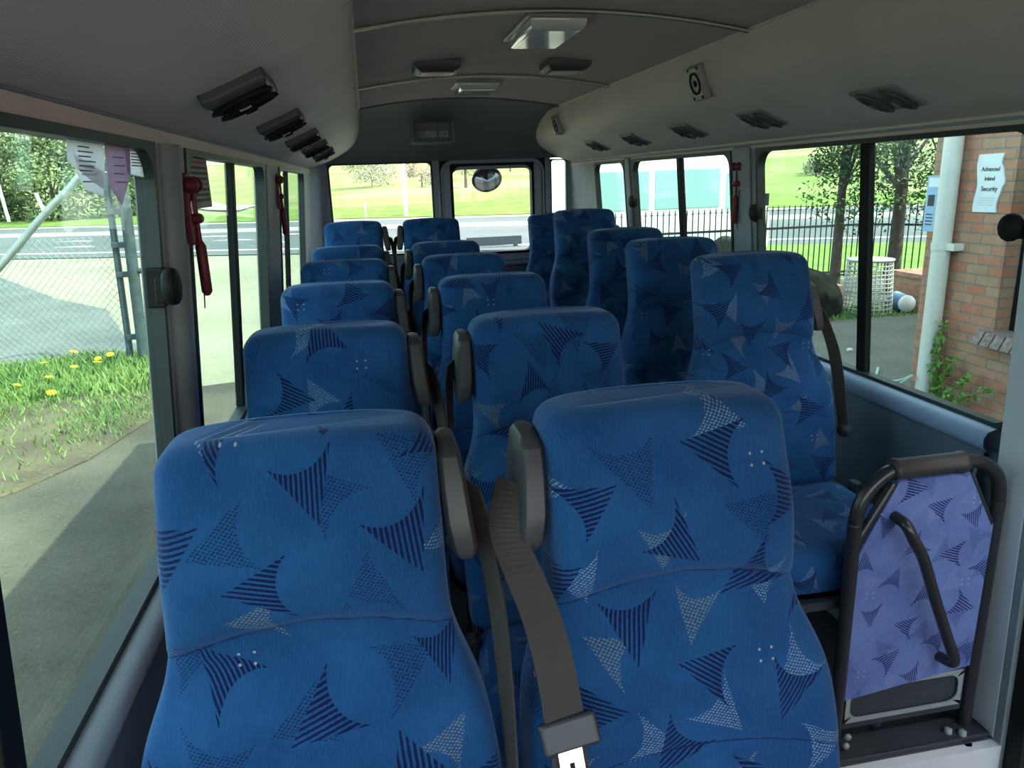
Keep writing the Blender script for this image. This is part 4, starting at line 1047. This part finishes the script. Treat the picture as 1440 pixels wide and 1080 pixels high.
# ------------------------------------------------------------------ yard objects
M['wire'] = plain('white wire', (.62, .62, .58), .5)
t = thing('wire_basket', 'tall white lattice wire basket standing by the shade tree', 'basket', (7.33, 9.95, GZ))
mb = MB()
for k in range(30):
    a = 2 * PI * k / 30; mb.tube([(.36 * math.cos(a), .36 * math.sin(a), 0), (.31 * math.cos(a), .31 * math.sin(a), .78)], .0075, 5)
for j in range(13):
    z = .02 + j * .063; rr = .36 - .05 * z / .78; mb.tube([(rr * math.cos(2 * PI * k / 30), rr * math.sin(2 * PI * k / 30), z) for k in range(31)], .0075, 5)
mb.obj('basket_wall', 'wire', t)
mb = MB(); mb.lathe([(.30, .775), (.335, .78), (.335, .80), (.30, .805), (.02, .83)], (0, 0, 0), (0, 0, 1), 30); mb.obj('basket_lid', 'labelgrey', t)
M['bluebucket'] = plain('blue plastic', (.10, .20, .36), .4)
t = thing('bucket', 'white-bottomed blue bucket lying on its side right of the wire basket', 'bucket', (7.78, 9.75, GZ + .145)); t.rotation_euler = (0, 0, .25)
mb = MB(); mb.lathe([(.001, -.15), (.115, -.15), (.118, -.145), (.14, .15), (.146, .15), (.146, .165), (.134, .165), (.112, -.13), (.001, -.13)], (0, 0, 0), (.35, 1, .0), 24); mb.obj('bucket_body', 'bluebucket', t)
mb = MB(); mb.lathe([(.001, -.158), (.118, -.156), (.124, -.14), (.12, -.05)], (0, 0, 0), (.35, 1, .0), 24); mb.obj('bucket_base', 'body_white', t)
mb = MB(); mb.tube(bez([(.14, .10, 0), (.20, .20, .10), (.19, .28, .02), (.06, .2, -.0)], 5), .006, 6); mb.obj('bucket_handle', 'wire', t)
M['tarp'] = plain('dark heap', (.012, .014, .012), 1, spec=.1, nscale=5, var=.5, bmp=.8)
mb = MB(); R = []; r = random.Random(4)
for j in range(9):
    a = PI / 2 * j / 8; R.append([(.62 * math.cos(a) * math.cos(2 * PI * k / 28) * (1 + .10 * math.sin(5 * k + j) * (j < 8)), .55 * math.cos(a) * math.sin(2 * PI * k / 28) * (1 + .08 * math.sin(3 * k + 2 * j)), .70 * math.sin(a) ** .8 + .02 * math.sin(k * 2.1)) for k in range(28)])
mb.rings(R, 0, True, True); tag(mb.obj('mound', 'tarp', loc=(6.30, 10.1, GZ)), 'dark rounded mound in the yard just right of the nearest single seat', 'mound')
M['loosebrick'] = plain('loose brick', (.42, .22, .16), .9, nscale=20, var=.25)
rr = random.Random(12); b0 = None
for i in range(24):
    x = 6.75 + rr.uniform(0, .40); lev = i // 6; z = GZ + .038 + lev * .078; y = 10.75 + rr.uniform(-.12, .12)
    x = 6.55 + (i % 6) * .16 + rr.uniform(-.03, .03)
    if b0 is None:
        mb = MB(); mb.box((-.055, -.11, -.038), (.055, .11, .038)); b0 = mb.obj('brick', 'loosebrick', bevel=.004); o = b0
    else: o = b0.copy(); COL.objects.link(o)
    o.location = (x, y, z); o.rotation_euler = (0, 0, rr.uniform(-.25, .25))
    tag(o, 'reddish loose brick in the pile between the dark mound and the wire basket', 'brick', 'bricks in the yard pile')
t = thing('brick_planter', 'low square brick planter beside the building corner', 'planter', (8.55, 10.0, GZ))
mb = MB(); mb.box((-.40, -.45, 0), (.55, .5, .46)); mb.obj('planter_wall', 'brick', t)
mb = MB(); mb.box((-.43, -.48, .46), (.58, .53, .53)); mb.obj('coping', 'loosebrick', t, bevel=.006)
mb = MB(); mb.tube(bez([(4.2, 6.1, GZ + .02), (4.5, 6.5, GZ + .02), (4.75, 6.4, GZ + .02), (4.7, 5.95, GZ + .10), (4.9, 5.9, GZ + .22), (4.95, 6.15, GZ + .1), (5.0, 6.5, GZ + .02), (5.3, 6.9, GZ + .02)], 8), .014, 8)
M['hose'] = plain('pale green hose', (.30, .42, .36), .5); tag(mb.obj('garden_hose', 'hose'), 'pale green garden hose looping on the ground near the drainpipe', 'hose')
M['litter'] = plain('litter white', (.7, .7, .7), .7)
for x, y, lb in ((5.55, 7.75, 'small white scrap lying on the yard left of the window divider'), (6.45, 7.45, 'small white scrap lying on the yard right of the window divider')):
    mb = MB(); mb.lathe([(.005, 0), (.04, .005), (.035, .03), (.01, .04)], (0, 0, 0), (0, 0, 1), 7); tag(mb.obj('paper_scrap', 'litter', loc=(x, y, GZ)), lb, 'litter')
# leaf litter strip: low weeds by the basket
mb = MB(); r = random.Random(31)
for _ in range(1500):
    x, y = r.uniform(6.2, 9.0), r.uniform(9.45, 10.4); h = r.uniform(.02, .09); a = r.uniform(0, PI); dx, dy = math.cos(a) * .015, math.sin(a) * .015
    mb.add([(x - dx, y - dy, GZ), (x + dx, y + dy, GZ), (x + r.uniform(-.04, .04), y, GZ + h)], [(0, 1, 2)], 0, False, [(0, 0)] * 3)
tag(mb.obj('weeds', 'leaf_green'), 'low weeds and leaf litter around the wire basket', 'weeds', kind='stuff')

# ------------------------------------------------------------------ white minibus beyond the fence
M['vanglass'] = plain('aqua tinted glass', (.30, .52, .50), .08, var=.05, bmp=0)
t = thing('minibus', 'white minibus with aqua windows parked beyond the iron fence', 'minibus', (2.2, 16.0, GZ))
side = [(2.15, .35), (2.15, 2.45), (2.35, 2.66), (5.7, 2.66), (6.15, 2.50), (6.45, 1.95), (6.62, 1.72), (6.86, 1.30), (6.92, 1.05), (6.92, .42), (6.8, .35)]
mb = MB(); R = []
for y, s_ in ((0, .06), (.06, 0), (1.94, 0), (2.0, .06)):
    R.append([(x + (s_ if x < 3 else -s_), y, z - (s_ if z > 1.4 else 0)) for x, z in side])
n = len(side); mb.rings(R, 0, False, True); mb.obj('body', 'body_white', t, bevel=.05)
for k in range(2):
    x0 = 2.4 + k * 1.68; mb = MB(); mb.box((x0, -.012, 1.35), (x0 + 1.55, .03, 2.20)); mb.obj('side_window', 'vanglass', t, bevel=.02)
mb = MB(); mb.add([(5.78, -.012, 1.30), (6.55, -.012, 1.30), (6.30, -.012, 1.95), (5.78, -.012, 2.1), (5.78, .03, 1.30), (6.55, .03, 1.30), (6.30, .03, 1.95), (5.78, .03, 2.1)], [(0, 1, 2, 3), (7, 6, 5, 4), (0, 4, 5, 1), (1, 5, 6, 2), (2, 6, 7, 3), (3, 7, 4, 0)]); mb.obj('side_window', 'vanglass', t)
mb = MB(); mb.add([(6.88, .15, 1.34), (6.88, 1.85, 1.34), (6.50, 1.80, 1.98), (6.50, .20, 1.98), (6.80, .15, 1.30), (6.80, 1.85, 1.30), (6.42, 1.80, 1.94), (6.42, .20, 1.94)], [(0, 1, 2, 3), (7, 6, 5, 4), (0, 4, 5, 1), (1, 5, 6, 2), (2, 6, 7, 3), (3, 7, 4, 0)]); mb.obj('windscreen', 'vanglass', t)
mb = MB(); mb.box((6.62, -.22, 1.35), (6.72, -.08, 1.62)); mb.tube([(6.66, -.1, 1.5), (6.6, .02, 1.4)], .015, 6); mb.obj('wing_mirror', 'rubber', t, bevel=.02)
for x in (3.1, 5.8):
    for y in (-.01, 1.8):
        mb = MB(); mb.lathe([(.10, 0), (.22, .01), (.35, .0), (.36, .05), (.36, .17), (.33, .2), (.1, .2)], (x, y, .36), (0, 1, 0), 24); mb.obj('wheel', 'rubber', t)

# convex mirror outside the rear door
t = thing('rear_mirror', 'round black convex mirror hanging outside the rear door window', 'mirror', (.905, 5.72, 1.455))
mb = MB(); mb.lathe([(.001, -.05), (.07, -.045), (.105, -.02), (.115, .01), (.112, .02), (.10, .02)], (0, 0, 0), (0, -.75, -.6), 28); mb.obj('mirror_shell', 'rubber', t)
mb = MB(); mb.lathe([(.10, .018), (.06, .030), (.001, .036)], (0, 0, 0), (0, -.75, -.6), 28); M['mirror'] = plain('mirror', (.6, .65, .7), .05, metal=1, bmp=0); mb.obj('mirror_face', 'mirror', t)
mb = MB(); mb.tube([(0, 0, .08), (0, -.03, .17), (0, -.25, .34)], .012, 8); mb.obj('mirror_arm', 'rubber', t)
